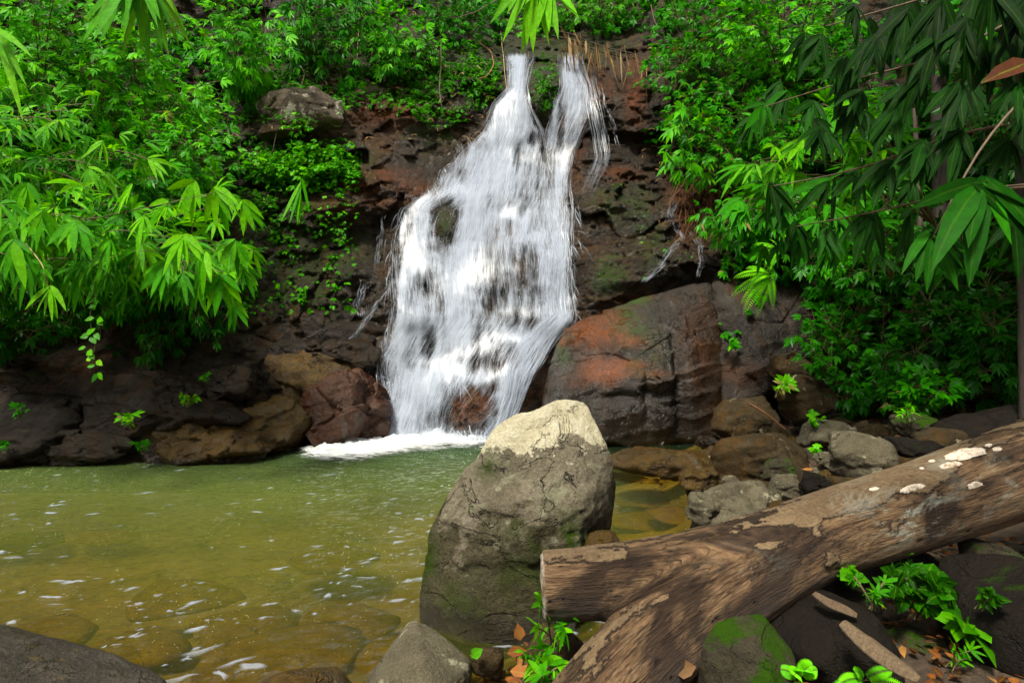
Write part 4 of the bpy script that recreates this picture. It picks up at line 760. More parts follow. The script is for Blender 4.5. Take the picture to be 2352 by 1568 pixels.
# ------------------------------------------------------------------ leaves
TM = {'big': (np.array([0, .10, .30, .58, .82, 1.0]), np.array([.05, .52, .98, .92, .52, .0])),
      'ovate': (np.array([0, .3, .65, 1.0]), np.array([.06, 1.0, .8, .0])),
      'small': (np.array([0, .45, 1.0]), np.array([.06, 1.0, .0])),
      'blunt': (np.array([0, .10, .35, .7, .93, 1.0]), np.array([.05, .40, .85, 1.0, .75, .25]))}
class Leaves:
    def __init__(s, tm='big', fold=0.18): s.tm, s.fold, s.L = tm, fold, []
    def add(s, P, A, N, L, W, droop=0.15, tint=None, rng=RNG):
        P = np.asarray(P, float).reshape(-1, 3); n = len(P); f = lambda v: np.broadcast_to(np.asarray(v, float), (n,)).copy()
        A = unit(np.broadcast_to(np.asarray(A, float), (n, 3))); N = np.broadcast_to(np.asarray(N, float), (n, 3))
        s.L.append((P, A, N, f(L), f(W), f(droop), f(tint) if tint is not None else rng.uniform(0, 1, n)))
    def build(s, name, mat, parent=None, origin=None):
        if not s.L: return None
        P, A, N, L, W, dr, ti = [np.concatenate(k) for k in zip(*s.L)]
        B = unit(np.cross(A, N)); N = np.cross(B, A); t, w = TM[s.tm]; m = len(t)
        T = t[None, :, None]; down = np.array([0, 0, -1.0])
        mid = P[:, None] + L[:, None, None] * (A[:, None] * T * (1 - 0.25 * dr[:, None, None] * T) + down * (dr[:, None, None] * T ** 2))
        hw = (W / 2)[:, None] * w[None]; lft = mid - B[:, None] * hw[..., None] + N[:, None] * (s.fold * hw)[..., None]; rgt = mid + B[:, None] * hw[..., None] + N[:, None] * (s.fold * hw)[..., None]
        V = np.stack([lft, mid, rgt], 2).reshape(-1, 3); n = len(P)
        b = (np.arange(n) * m * 3)[:, None, None] + (np.arange(m - 1) * 3)[None, :, None] + np.array([0, 1])[None, None]
        F = np.stack([b, b + 1, b + 4, b + 3], -1).reshape(-1, 4)
        ls = np.broadcast_to(np.array([-1., 0, 1.]), (n, m, 3)).ravel()
        return obj(name, V, F, mat, parent, {'tint': np.repeat(ti, m * 3), 'ls': ls}, origin)
    def fans(s, P, A, N, k, spread, L, W, droop, rng, tint=None, jit=0.10, back=0.0):
        """k leaves fanned out of every twig end"""
        P, A, N = np.asarray(P, float), unit(np.asarray(A, float)), np.asarray(N, float); F = len(P); B = unit(np.cross(A, N)); N = np.cross(B, A)
        an = np.linspace(-1, 1, k)[None] * spread + rng.normal(0, jit, (F, k)); d = A[:, None] * np.cos(an)[..., None] + B[:, None] * np.sin(an)[..., None] + N[:, None] * rng.normal(0, .12, (F, k))[..., None]
        ll = np.broadcast_to(np.asarray(L, float).reshape(-1, 1), (F, k)) * (0.62 + 0.38 * np.cos(an)) * rng.uniform(.72, 1.12, (F, k))
        pp = P[:, None] - A[:, None] * (np.abs(an) / max(spread, .01) * back)[..., None] * ll[..., None]
        tt = (rng.uniform(0, 1, (F, 1)) * .6 + rng.uniform(0, 1, (F, k)) * .4) if tint is None else np.clip(np.asarray(tint).reshape(-1, 1) + rng.normal(0, .12, (F, k)), 0, 1)
        nn = np.repeat(N[:, None], k, 1) + rng.normal(0, .25, (F, k, 3))
        s.add(pp.reshape(-1, 3), d.reshape(-1, 3), nn.reshape(-1, 3), ll.ravel(), ll.ravel() * W * rng.uniform(.85, 1.2, F * k), np.broadcast_to(droop, (F, k)).ravel() * rng.uniform(.5, 1.5, F * k), tt.ravel(), rng)

# leaf colours: deep to young green, a few yellowed ones at the end of the range
m_bright = leaf_mat('young_leaf', [(0, (0.014,0.085,0.004)), (.40, (0.044,0.195,0.005)), (.75, (0.115,0.31,0.008)), (.97, (0.15,0.34,0.015)), (1, (0.26,0.24,0.06))], .40)
m_mid = leaf_mat('green_leaf', [(0, (0.006,0.046,0.003)), (.5, (0.016,0.105,0.005)), (.85, (0.040,0.175,0.008)), (.985, (0.09,0.24,0.015)), (1, (0.24,0.17,0.06))], .34, .34)
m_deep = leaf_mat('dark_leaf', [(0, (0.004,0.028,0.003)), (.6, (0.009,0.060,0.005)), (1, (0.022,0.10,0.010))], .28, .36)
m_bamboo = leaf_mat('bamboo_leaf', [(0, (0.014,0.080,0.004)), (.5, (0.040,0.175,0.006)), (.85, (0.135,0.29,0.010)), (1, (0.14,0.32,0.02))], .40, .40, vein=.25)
m_bamdark = leaf_mat('shaded_bamboo_leaf', [(0, (0.0018,0.012,0.001)), (.6, (0.004,0.030,0.002)), (.85, (0.012,0.075,0.004)), (1, (0.022,0.125,0.007))], .22, .5, .08, vein=.12)  # darker copy of the bamboo leaf, canopy shade put into its greens
m_creep = leaf_mat('creeper_leaf', [(0, (0.015,0.075,0.004)), (.5, (0.045,0.17,0.006)), (.85, (0.10,0.27,0.010)), (1, (0.18,0.33,0.02))], .32, .40)
m_fern = leaf_mat('fern_leaf', [(0, (0.05,0.20,0.006)), (.5, (0.10,0.30,0.008)), (1, (0.19,0.40,0.012))], .42, .5)
m_dry = leaf_mat('dry_leaf', [(0, (0.06,0.028,0.010)), (.4, (0.15,0.082,0.032)), (.8, (0.28,0.185,0.085)), (1, (0.42,0.32,0.18))], .18, .6)
m_lit = leaf_mat('fallen_leaf', [(0, (0.025,0.010,0.005)), (.4, (0.085,0.028,0.010)), (.75, (0.22,0.062,0.012)), (1, (0.33,0.155,0.045))], .10, .45, vein=.3)
m_broad = leaf_mat('glossy_broad_leaf', [(0, (0.008,0.040,0.004)), (.5, (0.018,0.080,0.005)), (1, (0.06,0.17,0.010))], .25, .34, vein=.35)  # greens darkened to hold the shade beneath the log
def bark_mat(name, a, b, k=1.0):
    M = Mat(name); co = M.coord(); n = M.noise(M.map(co, (14 * k, 14 * k, 3 * k)), 2, 6, .7); return M.end(M.n('BsdfPrincipled', {'Base Color': M.ramp(n, [(.3, a), (.7, b)]), 'Roughness': .75, 'Normal': M.bump(n, .5, .02)}).outputs[0])
m_stem = bark_mat('green_brown_stem', (0.05,0.045,0.012), (0.14,0.12,0.04)); m_twig = bark_mat('brown_twig', (0.05,0.032,0.018), (0.16,0.11,0.065)); m_root = bark_mat('rusty_root', (0.09,0.035,0.012), (0.26,0.11,0.04)); m_straw = bark_mat('dry_straw', (0.26,0.16,0.06), (0.50,0.36,0.17)); m_trunk = bark_mat('forest_trunk', (0.008,0.005,0.004), (0.035,0.022,0.014))

CAMP = np.array([0, 0, CAMZ])
def bez(a, b, c, n):
    t = np.linspace(0, 1, n)[:, None]; return a * (1 - t) ** 2 + 2 * b * t * (1 - t) + c * t ** 2

def bush(name, label, cat, c, r, n_stem, per, k, L, W, mat, tm='small', group=None, root=None, droop=.3, spread=1.0, seed=0, stem_r=.010, hang=.35, wild=.35, smat=None, tint=None, shell=.5, lift=0.55):
    """shrub: stems from one root to points in an ellipsoid, twigs along them, every twig ending in a fan of leaves"""
    rng = np.random.default_rng(seed + 1000); px, py, D = c; C = at(px, py, D); R = np.array([r[0] / FOC * D, r[2], r[1] / FOC * D])
    rt = at(*root) if root is not None else C + np.array([0, 0.7 * R[1], -1.05 * R[2]])
    o = empty(name, rt, label, cat, group); lv = Leaves(tm); stv = Acc(); P, A, N = [], [], []
    for i in range(n_stem):
        u = unit(rng.normal(0, 1, 3)) * rng.uniform(shell, 1) ** .6; T = C + u * R
        mid = (rt + T) / 2 + np.array([rng.normal(0, .15), rng.normal(0, .15), lift * np.linalg.norm(T - rt) * .5]); q = bez(rt, mid, T, 12)
        stv.tube(q, np.linspace(stem_r, stem_r * .3, 12), 5); tt = np.linspace(.30, 1, per) + rng.normal(0, .03, per); tt = np.clip(tt, .2, 1)
        b = np.stack([np.interp(tt, np.linspace(0, 1, 12), q[:, j]) for j in range(3)], -1); tan = unit(np.stack([np.interp(tt, np.linspace(0, 1, 12), unit(np.gradient(q, axis=0))[:, j]) for j in range(3)], -1))
        side = rng.normal(0, 1, (per, 3)); side -= (side * tan).sum(-1, keepdims=True) * tan; side = unit(side); tw = rng.uniform(.3, 1.0, (per, 1)) * min(R.min() * .55, L * 2.2) * np.where(tt > .97, .1, 1)[:, None]
        e = b + (side + tan * .6 + np.array([0, 0, .2])) * tw
        for j in range(0, per, 1 if per < 30 else 2): stv.tube(np.stack([b[j], (b[j] + e[j]) / 2 + [0, 0, .1 * tw[j, 0]], e[j]]), [stem_r * .35, stem_r * .28, stem_r * .2], 3)
        P.append(e); A.append(unit(side * .8 + tan * .7 + unit(e - C) * .5 + rng.normal(0, wild, (per, 3)) + np.array([0, 0, -hang]))); 
        N.append(np.array([0, -.35, 1.0]) + unit(CAMP - e) * .55 + rng.normal(0, .35, (per, 3)))
    P, A, N = np.concatenate(P), np.concatenate(A), np.concatenate(N)
    lv.fans(P, A, N, k, spread, L * rng.uniform(.7, 1.15, len(P)), W, droop, rng, None if tint is None else tint + rng.normal(0, .15, len(P)), back=.25)
    stv.build('stem', smat or m_stem, o); lv.build('foliage', mat, o)
    return o

def sprays(name, label, cat, stems, mat, L, W, group=None, seed=0, k=6, droop=.3, spread=.95, stem_r=.006, tm='big', smat=None, tint=.6, nrm=(0, -.5, .8), extra=()):
    """hand-placed sprays. stems: lists of (px, py, D); extra: (px, py, D, angle, leaves, spread, length in photo px, tint)"""
    rng = np.random.default_rng(seed + 4000); o = empty(name, at(*stems[0][0]), label, cat, group); lv = Leaves(tm, .14); acc = Acc()
    for sp in stems:
        a = np.array(sp, float); Q = at(a[:, 0], a[:, 1], a[:, 2]); t = np.linspace(0, 1, len(Q)); f = np.linspace(0, 1, 14); q = np.stack([np.interp(f, t, Q[:, j]) for j in range(3)], -1)
        for _ in range(3): q[1:-1] = (q[:-2] + 2 * q[1:-1] + q[2:]) / 4
        acc.tube(q, np.linspace(stem_r, stem_r * .4, 14), 5)
    for px, py, D, ang, n, spr, lp, ti in extra:
        p = at(px, py, D); a = math.radians(ang); A = np.array([[math.cos(a), rng.uniform(-.45, .1), -math.sin(a)]]); N = np.array([[rng.normal(0, .2), -1.0, .55 + rng.normal(0, .15)]])
        lv.fans(p[None], A, N, n, spr, lp / FOC * D, W, droop, rng, np.array([ti]), jit=.07, back=.18)
    acc.build('stem', smat or m_stem, o); lv.build('foliage', mat, o); return o

# ------------------------------------------------------------------ left bank
LG, RG = 'shrubs and bamboo on the left bank', 'shrubs and bamboo on the right bank'
bush('bamboo_shrub', 'big overhanging bamboo shrub with long bright fans reaching over the left bank', 'bamboo', (430,545,6.3), (165,120,.9), 18, 9, 6, .33, .17, m_bamboo, 'big', LG, (150,760,7.9), .28, 1.0, 1, .014, .45, tint=.6)
bush('bamboo_shrub', 'drooping bamboo shrub at the left edge over the black hollow', 'bamboo', (110,560,5.6), (190,120,.8), 18, 9, 6, .31, .16, m_bamboo, 'big', LG, (-150,800,7.2), .40, .9, 2, .014, .65, tint=.45)
bush('bamboo_shrub', 'upper left bamboo shrub with fresh yellow-green leaves', 'bamboo', (120,330,6.6), (220,110,.9), 18, 9, 6, .29, .16, m_bamboo, 'big', LG, (-100,520,8.2), .32, 1.0, 3, .014, .35, tint=.6)
bush('leafy_shrub', 'tall bright small-leaved shrub filling the top left corner', 'shrub', (150,90,8.0), (260,150,1.1), 26, 26, 6, .17, .36, m_bright, 'small', LG, (100,300,9.6), .2, 1.1, 4, .014)
bush('leafy_shrub', 'bright small-leaved shrub right of the top left corner', 'shrub', (340,190,8.6), (150,140,1.0), 20, 24, 6, .17, .36, m_bright, 'small', LG, (330,420,10.0), .2, 1.1, 5, .014, tint=.55)
bush('leafy_shrub', 'mid-green shrub sloping down between the bamboo and the creepers', 'shrub', (420,350,8.3), (120,130,.8), 18, 22, 6, .15, .36, m_bright, 'small', LG, (380,540,9.4), .2, 1.1, 6, .012, tint=.42)
bush('leafy_shrub', 'dark green shrub in the shade behind the left bamboo fans', 'shrub', (230,440,7.6), (220,110,.7), 20, 22, 6, .17, .34, m_mid, 'small', LG, (180,640,8.8), .2, 1.1, 7, .012)
bush('leafy_shrub', 'shaded shrub hanging above the black hollow of the left bank', 'shrub', (300,650,7.3), (220,80,.5), 18, 18, 6, .16, .30, m_mid, 'small', LG, (260,760,8.4), .3, 1.0, 8, .010, .8)
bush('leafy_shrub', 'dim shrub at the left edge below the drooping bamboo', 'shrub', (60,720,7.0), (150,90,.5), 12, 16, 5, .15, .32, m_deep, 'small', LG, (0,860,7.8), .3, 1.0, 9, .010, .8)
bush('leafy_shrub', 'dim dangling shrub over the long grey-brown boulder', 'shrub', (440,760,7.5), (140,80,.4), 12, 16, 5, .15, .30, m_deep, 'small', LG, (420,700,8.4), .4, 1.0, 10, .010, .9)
bush('leafy_shrub', 'shrub with drooping leaves at the top between palm frond and creepers', 'shrub', (560,70,9.6), (130,110,.9), 18, 18, 6, .20, .30, m_bright, 'small', LG, (560,250,11.0), .3, 1.0, 11, .012, .5, tint=.45)
bush('leafy_shrub', 'hanging shrub at the top edge left of the twin tops', 'shrub', (740,70,10.6), (130,110,.9), 16, 18, 6, .20, .30, m_mid, 'small', LG, (740,200,11.9), .35, 1.0, 12, .012, .6)
bush('leafy_shrub', 'fresh green shrub at the top edge above the moss left of the falls', 'shrub', (900,70,11.2), (110,90,.8), 16, 18, 6, .18, .36, m_bright, 'small', LG, (900,200,12.2), .25, 1.0, 13, .012, tint=.45)
bush('leafy_shrub', 'dark shrub at the top edge just left of the twin tops', 'shrub', (1050,40,12.4), (110,70,.8), 14, 16, 6, .18, .34, m_mid, 'small', LG, (1040,140,13.2), .25, 1.0, 14, .012)
# ------------------------------------------------------------------ above the lip
bush('leafy_shrub', 'olive green tree crown overhanging the lip of the falls', 'shrub', (1330,20,13.5), (170,80,1.2), 24, 22, 6, .17, .36, m_creep, 'small', 'trees above the falls', (1380,110,14.6), .2, 1.1, 15, .02, tint=.4)
bush('leafy_shrub', 'dim tree crown beyond the stream above the falls', 'shrub', (1180,-40,17.0), (220,110,1.5), 20, 22, 6, .24, .38, m_mid, 'small', 'trees above the falls', (1160,80,18.2), .2, 1.1, 16, .02)
# ------------------------------------------------------------------ right bank
bush('leafy_shrub', 'dense glossy small-leaved shrub right of the twin tops', 'shrub', (1590,130,10.2), (130,170,1.0), 26, 28, 6, .16, .38, m_mid, 'small', RG, (1640,380,11.2), .2, 1.1, 21, .014, tint=.62)
bush('leafy_shrub', 'tall bright shrub wall at the top right of the falls', 'shrub', (1780,60,9.3), (180,170,1.1), 28, 28, 6, .16, .38, m_bright, 'small', RG, (1800,300,10.6), .2, 1.1, 22, .014, tint=.45)
bush('leafy_shrub', 'glossy mid-green shrub below the tall bright shrub wall', 'shrub', (1740,300,9.2), (170,130,.9), 26, 26, 6, .15, .38, m_mid, 'small', RG, (1760,480,10.0), .2, 1.1, 23, .014, tint=.6)
bush('palmate_shrub', 'shrub with palm-shaped leaf clusters hanging right of the falls', 'shrub', (1580,330,9.6), (80,80,.6), 9, 7, 7, .24, .26, m_bright, 'ovate', RG, (1680,450,10.2), .35, 1.5, 24, .010, .5, tint=.5)
bush('leafy_shrub', 'narrow-leaved shrub drooping over the brown roots', 'shrub', (1700,470,8.9), (100,90,.6), 16, 18, 6, .18, .24, m_mid, 'ovate', RG, (1760,600,9.4), .4, 1.0, 25, .010, .6, tint=.6)
bush('leafy_shrub', 'dark shrub at the foot of the right hillside over the shore rocks', 'shrub', (1960,790,7.4), (120,150,.7), 22, 22, 6, .14, .36, m_mid, 'small', RG, (1980,980,8.0), .2, 1.1, 26, .012, tint=.35)
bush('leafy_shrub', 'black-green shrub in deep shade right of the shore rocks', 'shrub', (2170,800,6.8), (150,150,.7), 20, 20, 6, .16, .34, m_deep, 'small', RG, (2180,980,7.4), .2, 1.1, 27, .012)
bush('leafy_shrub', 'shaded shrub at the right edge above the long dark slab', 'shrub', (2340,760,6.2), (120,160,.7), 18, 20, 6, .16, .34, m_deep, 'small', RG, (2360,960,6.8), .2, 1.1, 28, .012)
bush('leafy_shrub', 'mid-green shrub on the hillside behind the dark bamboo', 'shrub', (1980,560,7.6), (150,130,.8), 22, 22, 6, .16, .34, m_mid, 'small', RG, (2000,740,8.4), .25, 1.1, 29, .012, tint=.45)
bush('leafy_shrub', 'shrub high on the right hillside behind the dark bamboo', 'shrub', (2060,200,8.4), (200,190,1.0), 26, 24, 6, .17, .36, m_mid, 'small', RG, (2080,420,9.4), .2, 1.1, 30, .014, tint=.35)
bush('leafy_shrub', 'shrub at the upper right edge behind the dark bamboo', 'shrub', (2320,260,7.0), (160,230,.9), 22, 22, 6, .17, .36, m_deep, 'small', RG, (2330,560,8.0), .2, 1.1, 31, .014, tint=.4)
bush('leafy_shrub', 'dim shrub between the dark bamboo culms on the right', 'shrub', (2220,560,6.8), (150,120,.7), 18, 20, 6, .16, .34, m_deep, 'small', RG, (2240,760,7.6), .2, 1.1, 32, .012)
bush('leafy_shrub', 'small herb-like shrub growing low before the black-green shrub', 'shrub', (2120,900,6.2), (70,60,.35), 9, 12, 6, .13, .36, m_mid, 'small', RG, (2110,980,6.4), .2, 1.1, 33, .006, tint=.55)
bush('bamboo_shrub', 'bright bamboo shrub with long blades in front of the right hillside', 'bamboo', (1840,350,5.2), (130,110,.6), 11, 7, 5, .30, .19, m_bamboo, 'big', RG, (2150,520,6.2), .28, .7, 34, .010, .35, tint=.55)
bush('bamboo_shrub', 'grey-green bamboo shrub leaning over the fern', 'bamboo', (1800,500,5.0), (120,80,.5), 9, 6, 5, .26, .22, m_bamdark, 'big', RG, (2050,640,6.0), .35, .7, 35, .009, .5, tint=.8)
# ------------------------------------------------------------------ undergrowth on the hillsides
def undergrowth(name, label, boxes, n, k, L, W, mat, tm, seed, off=(.02, .45), droop=.25, tint=.4, mask=None, kind='stuff', hang=.2, cat='undergrowth'):
    rng = np.random.default_rng(seed); lv = Leaves(tm); w_ = np.array([(b[2] - b[0]) * (b[3] - b[1]) for b in boxes], float); pick = rng.choice(len(boxes), n, p=w_ / w_.sum()); b = np.array(boxes, float)[pick]
    x = rng.uniform(b[:, 0], b[:, 2]); y = rng.uniform(b[:, 1], b[:, 3]); P = cliff_pt(x, y, 0.0); keep = np.ones(n, bool)
    cl_ = fbm(P * 0.9, 3, seed) ; keep &= cl_ > (-0.10 if kind == 'stuff' and off[1] >= .45 else -.22)
    if mask is not None: keep &= rng.uniform(0, 1, n) < mask(x, y)
    x, y, cl_ = x[keep], y[keep], cl_[keep]; m = len(x); o_ = rng.uniform(off[0], off[1], m) * (0.4 + 2.4 * sstep(-.15, .35, cl_)); P = cliff_pt(x, y, o_)
    A = rng.normal(0, 1, (m, 3)) * [1, .6, .6] + [0, -.5, -hang]; N = np.array([0, -.5, .9]) + rng.normal(0, .35, (m, 3))
    lv.fans(P, A, N, k, 1.1, L * rng.uniform(.6, 1.2, m), W, droop, rng, np.clip(tint + cl_ * .5 + rng.normal(0, .15, m), 0, 1), back=.3)
    o = lv.build(name, mat); props(o, label, cat, None, kind); return o
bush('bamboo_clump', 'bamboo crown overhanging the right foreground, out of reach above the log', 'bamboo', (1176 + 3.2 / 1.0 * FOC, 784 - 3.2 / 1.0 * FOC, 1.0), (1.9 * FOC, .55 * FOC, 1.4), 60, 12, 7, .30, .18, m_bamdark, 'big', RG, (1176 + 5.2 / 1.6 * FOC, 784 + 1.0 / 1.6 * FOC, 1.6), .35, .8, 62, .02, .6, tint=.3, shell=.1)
bush('bamboo_clump', 'unseen tree crown added high above the right hillside to shade the shrubs below', 'bamboo', (1176 + 6.2 / 6.4 * FOC, 784 - 6.0 / 6.4 * FOC, 6.4), (2.7 / 6.4 * FOC, .7 / 6.4 * FOC, 1.8), 64, 14, 7, .32, .18, m_bamdark, 'big', RG, (1176 + 8.6 / 7 * FOC, 784 + .3 / 7 * FOC, 7.0), .35, .8, 63, .03, .6, tint=.3, shell=.1)  # out-of-view crown added to darken the hillside shrubs, built from bamboo leaves
undergrowth('undergrowth', 'dense green undergrowth covering the left hillside behind the shrubs', [(-480,-250,520,650),(380,-250,1160,110)], 9000, 6, .17, .36, m_mid, 'small', 1, tint=.45)
undergrowth('undergrowth', 'dense green undergrowth covering the right hillside behind the shrubs', [(1480,-250,2860,330),(1660,330,2860,800)], 9500, 6, .16, .36, m_mid, 'small', 2, tint=.5)
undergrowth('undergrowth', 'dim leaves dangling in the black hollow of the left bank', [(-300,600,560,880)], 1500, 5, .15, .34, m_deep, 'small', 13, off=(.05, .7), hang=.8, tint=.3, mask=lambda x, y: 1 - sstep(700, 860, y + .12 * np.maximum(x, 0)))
undergrowth('undergrowth', 'leafy mass around the stream above the lip of the falls', [(1040,-250,1560,70)], 2600, 6, .2, .36, m_mid, 'small', 3, tint=.4, off=(.05, .7))
undergrowth('undergrowth', 'pale and dry leaves caught in the undergrowth of both hillsides', [(380,0,1130,330),(1480,100,1720,560)], 650, 2, .13, .16, m_dry, 'big', 4, tint=.5, off=(.1, .5), hang=1.0)
# creepers on the rock face
undergrowth('creeper', 'bright small-leaved creeper mat on the rock left of the falls', [(500,315,830,440)], 2600, 5, .085, .62, m_creep, 'ovate', 5, off=(.03, .28), tint=.45, mask=lambda x, y: np.exp(-(((x - 690) / 150) ** 2 + ((y - 380) / 52) ** 2) ** 2), cat='creeper')
undergrowth('creeper', 'straggling creepers hanging down the rock under the bright mat', [(540,430,820,720)], 1500, 4, .075, .62, m_creep, 'ovate', 6, off=(.02, .16), tint=.35, mask=lambda x, y: sstep(-.02, .16, fbm(np.stack([x * .012, y * .010, x * 0], -1), 4, 12)) * (1 - sstep(700, 830, x)) + .15, cat='creeper')
undergrowth('creeper', 'ferny moss and small plants on the slope left of the twin tops', [(560,90,1150,290)], 6000, 5, .09, .42, m_creep, 'small', 7, off=(.02, .2), tint=.25, mask=lambda x, y: (1 - sstep(200, 285, y - 25 * np.sin(x * .02))) * sstep(-.25, .05, fbm(np.stack([x * .012, y * .014, x * 0], -1), 3, 13)), cat='creeper')
undergrowth('creeper', 'mossy green tuft on the dark rock between the twin tops', [(1215,120,1290,285)], 420, 5, .06, .5, m_creep, 'small', 8, off=(.03, .14), tint=.25, mask=lambda x, y: np.exp(-(((x - 1252) / 28) ** 2 + ((y - 185) / 70) ** 2) ** 2), cat='creeper')
undergrowth('creeper', 'scattered moss sprigs on the rock right of the falls', [(1320,420,1640,690)], 260, 4, .055, .5, m_creep, 'small', 9, off=(.02, .06), tint=.4, mask=lambda x, y: sstep(.05, .2, fbm(np.stack([x * .02, y * .02, x * 0], -1), 3, 14)), cat='creeper')
undergrowth('creeper', 'yellow-green weeds on the bank above the pale ledge rock', [(430,190,760,330)], 1500, 5, .09, .34, m_creep, 'small', 10, off=(.02, .3), tint=.4, mask=lambda x, y: sstep(-.15, .12, fbm(np.stack([x * .014, y * .014, x * 0], -1), 3, 15)), cat='creeper')

# ------------------------------------------------------------------ hand-placed fans
LB_ = [(327,504,5.2,95,5,.8,70,.8),(499,443,5.4,60,7,.95,92,.75),(418,549,5.0,95,8,1.2,92,.8),(232,333,5.6,120,5,.8,60,.7),(96,494,5.0,100,5,.8,70,.7),(443,425,5.5,120,6,.9,80,.75),(509,640,5.6,80,7,.9,80,.6),
       (380,470,5.4,140,6,.9,80,.7),(560,470,5.7,70,5,.8,70,.75),(300,430,5.4,130,6,.9,70,.7),(470,590,5.5,100,6,.9,80,.55),(540,560,5.8,85,6,.9,70,.6),(380,610,5.3,100,6,1.0,80,.5),(250,560,5.1,110,6,1.0,80,.55),(170,520,5.0,80,6,1.0,80,.6),(30,560,4.8,80,6,1.0,90,.5),(60,430,5.2,110,6,.9,80,.6),(540,700,6.0,80,5,.9,60,.45),(560,620,5.9,60,5,.9,60,.6)]
sprays('bamboo_spray', 'arching bamboo branch with the brightest fans in front of the left bank', 'bamboo', [[(60,640,6.6),(200,500,5.7),(330,480,5.3),(500,440,5.4)],[(80,660,6.6),(240,520,5.4),(418,549,5.0)],[(100,660,6.6),(330,560,5.6),(509,640,5.6)],[(20,620,6.6),(120,420,5.9),(232,333,5.6)]], m_bamboo, .4, .23, LG, 1, extra=LB_)
sprays('bamboo_spray', 'single hanging bamboo twig with yellowish leaves before the black hollow', 'bamboo', [[(60,560,5.2),(100,610,5.0),(113,668,4.9)]], m_bamboo, .3, .19, LG, 2, extra=[(113,668,4.9,95,6,.75,72,.8),(100,622,4.95,60,3,.5,50,.6)], smat=m_straw)
sprays('palm_frond', 'drooping fan-palm frond with browned tips at the top left edge', 'palm', [[(300,-140,3.6),(312,-60,3.5),(318,-25,3.45)]], leaf_mat('palm_leaf', [(0, (0.03,0.12,0.006)), (.6, (0.06,0.20,0.012)), (.85, (0.13,0.22,0.03)), (1, (0.24,0.15,0.06))], .4, .45, vein=.3), .4, .105, None, 3, extra=[(305,-60,3.45,92,14,.62,205,.45),(335,-60,3.5,84,11,.55,185,.7)], droop=.1, stem_r=.012)
sprays('bamboo_spray', 'long blade-like leaves crossing the upper left edge', 'bamboo', [[(-120,60,3.2),(-40,90,3.1),(0,110,3.1)]], m_bamboo, .4, .11, LG, 4, extra=[(-10,70,3.1,58,2,.12,200,.85),(-30,60,3.0,25,2,.15,150,.8)])
sprays('bamboo_spray', 'bright yellow-green bamboo fan hanging at the top centre', 'bamboo', [[(1300,-220,4.0),(1260,-120,3.95),(1222,-40,3.9)],[(1300,-220,4.0),(1275,-110,3.95),(1262,-30,3.92)]], m_bamboo, .4, .14, None, 5, extra=[(1222,-40,3.9,100,8,.62,150,.9),(1260,-32,3.92,82,6,.5,130,.85),(1210,-60,3.9,120,4,.35,120,.95)], droop=.08)
# shaded bamboo on the right, in front
DK = [(x, y, D, a, n, s, l * (.95 if y > 400 else .70), t * .8) for x, y, D, a, n, s, l, t in [
 (2252,433,1.75,125,7,1.15,215,.85),(2262,428,1.75,15,4,.6,190,.6),(2141,549,1.8,100,5,.7,150,.95),(2150,540,1.8,30,3,.3,110,.7),(2338,197,1.9,118,5,.6,165,.55),(2352,180,1.9,95,4,.5,170,.5),
 (1753,247,3.2,130,6,.7,120,.95),(1800,222,3.3,120,4,.5,110,.8),(1774,428,2.9,70,4,.5,120,.25),(1830,520,3.0,80,5,.7,95,.45),(1880,300,3.1,120,6,.7,120,.6),(1905,310,3.0,60,4,.6,110,.3),(1960,250,2.7,120,6,.6,140,.35),
 (2010,90,2.4,115,6,.6,150,.2),(1960,20,2.5,110,5,.55,150,.15),(2080,40,2.3,105,6,.6,160,.15),(2150,100,2.2,115,6,.6,160,.2),(2110,180,2.3,120,6,.6,150,.3),(2220,60,2.1,100,6,.6,170,.1),(2290,110,2.1,105,6,.6,170,.15),(2200,200,2.1,120,6,.6,160,.3),(2050,260,2.4,125,6,.6,140,.4),(1940,140,2.6,120,6,.6,140,.3),
 (2120,330,2.2,130,6,.6,160,.4),(2040,380,2.5,125,5,.6,140,.45),(1970,400,2.7,130,5,.6,130,.5),(2200,310,2.1,125,6,.7,160,.3),(2320,330,2.0,110,5,.7,150,.25),(1900,420,2.9,140,5,.6,120,.6),(2280,-10,2.0,95,6,.6,180,.1),(2345,30,2.0,100,6,.6,180,.1),(2160,10,2.2,110,6,.6,170,.1),(1880,90,2.9,120,5,.6,120,.5),
 (2090,490,2.4,120,4,.6,110,.5),(2000,500,2.7,115,5,.6,110,.45),(2330,520,2.0,110,4,.7,120,.3)]]
rd = np.random.default_rng(31); DK += [(x + rd.normal(0, 45), y + rd.normal(0, 45), D + rd.uniform(0, .5), a + rd.normal(0, 15), n, s, l * rd.uniform(.7, 1), max(0, t + rd.normal(0, .12))) for x, y, D, a, n, s, l, t in DK if y < 400]
sprays('bamboo_spray', 'dark bamboo branches with large leaves hanging close at the upper right', 'bamboo', [[(2620,-160,2.6),(2352,40,2.1),(2150,140,2.2),(1960,180,2.7),(1753,247,3.2)],[(2620,80,2.2),(2400,170,1.9),(2252,330,1.8),(2141,549,1.8)],[(2620,420,2.0),(2400,420,1.8),(2252,433,1.75)],[(2560,-200,2.5),(2300,-60,2.1),(2080,10,2.3),(1900,60,2.8)],[(2500,260,2.2),(2200,300,2.2),(1980,390,2.7),(1774,428,2.9)],[(2500,420,2.3),(2200,440,2.3),(2000,490,2.7),(1830,520,3.0)]], m_bamdark, .3, .215, RG, 6, extra=DK, stem_r=.007, smat=m_twig)
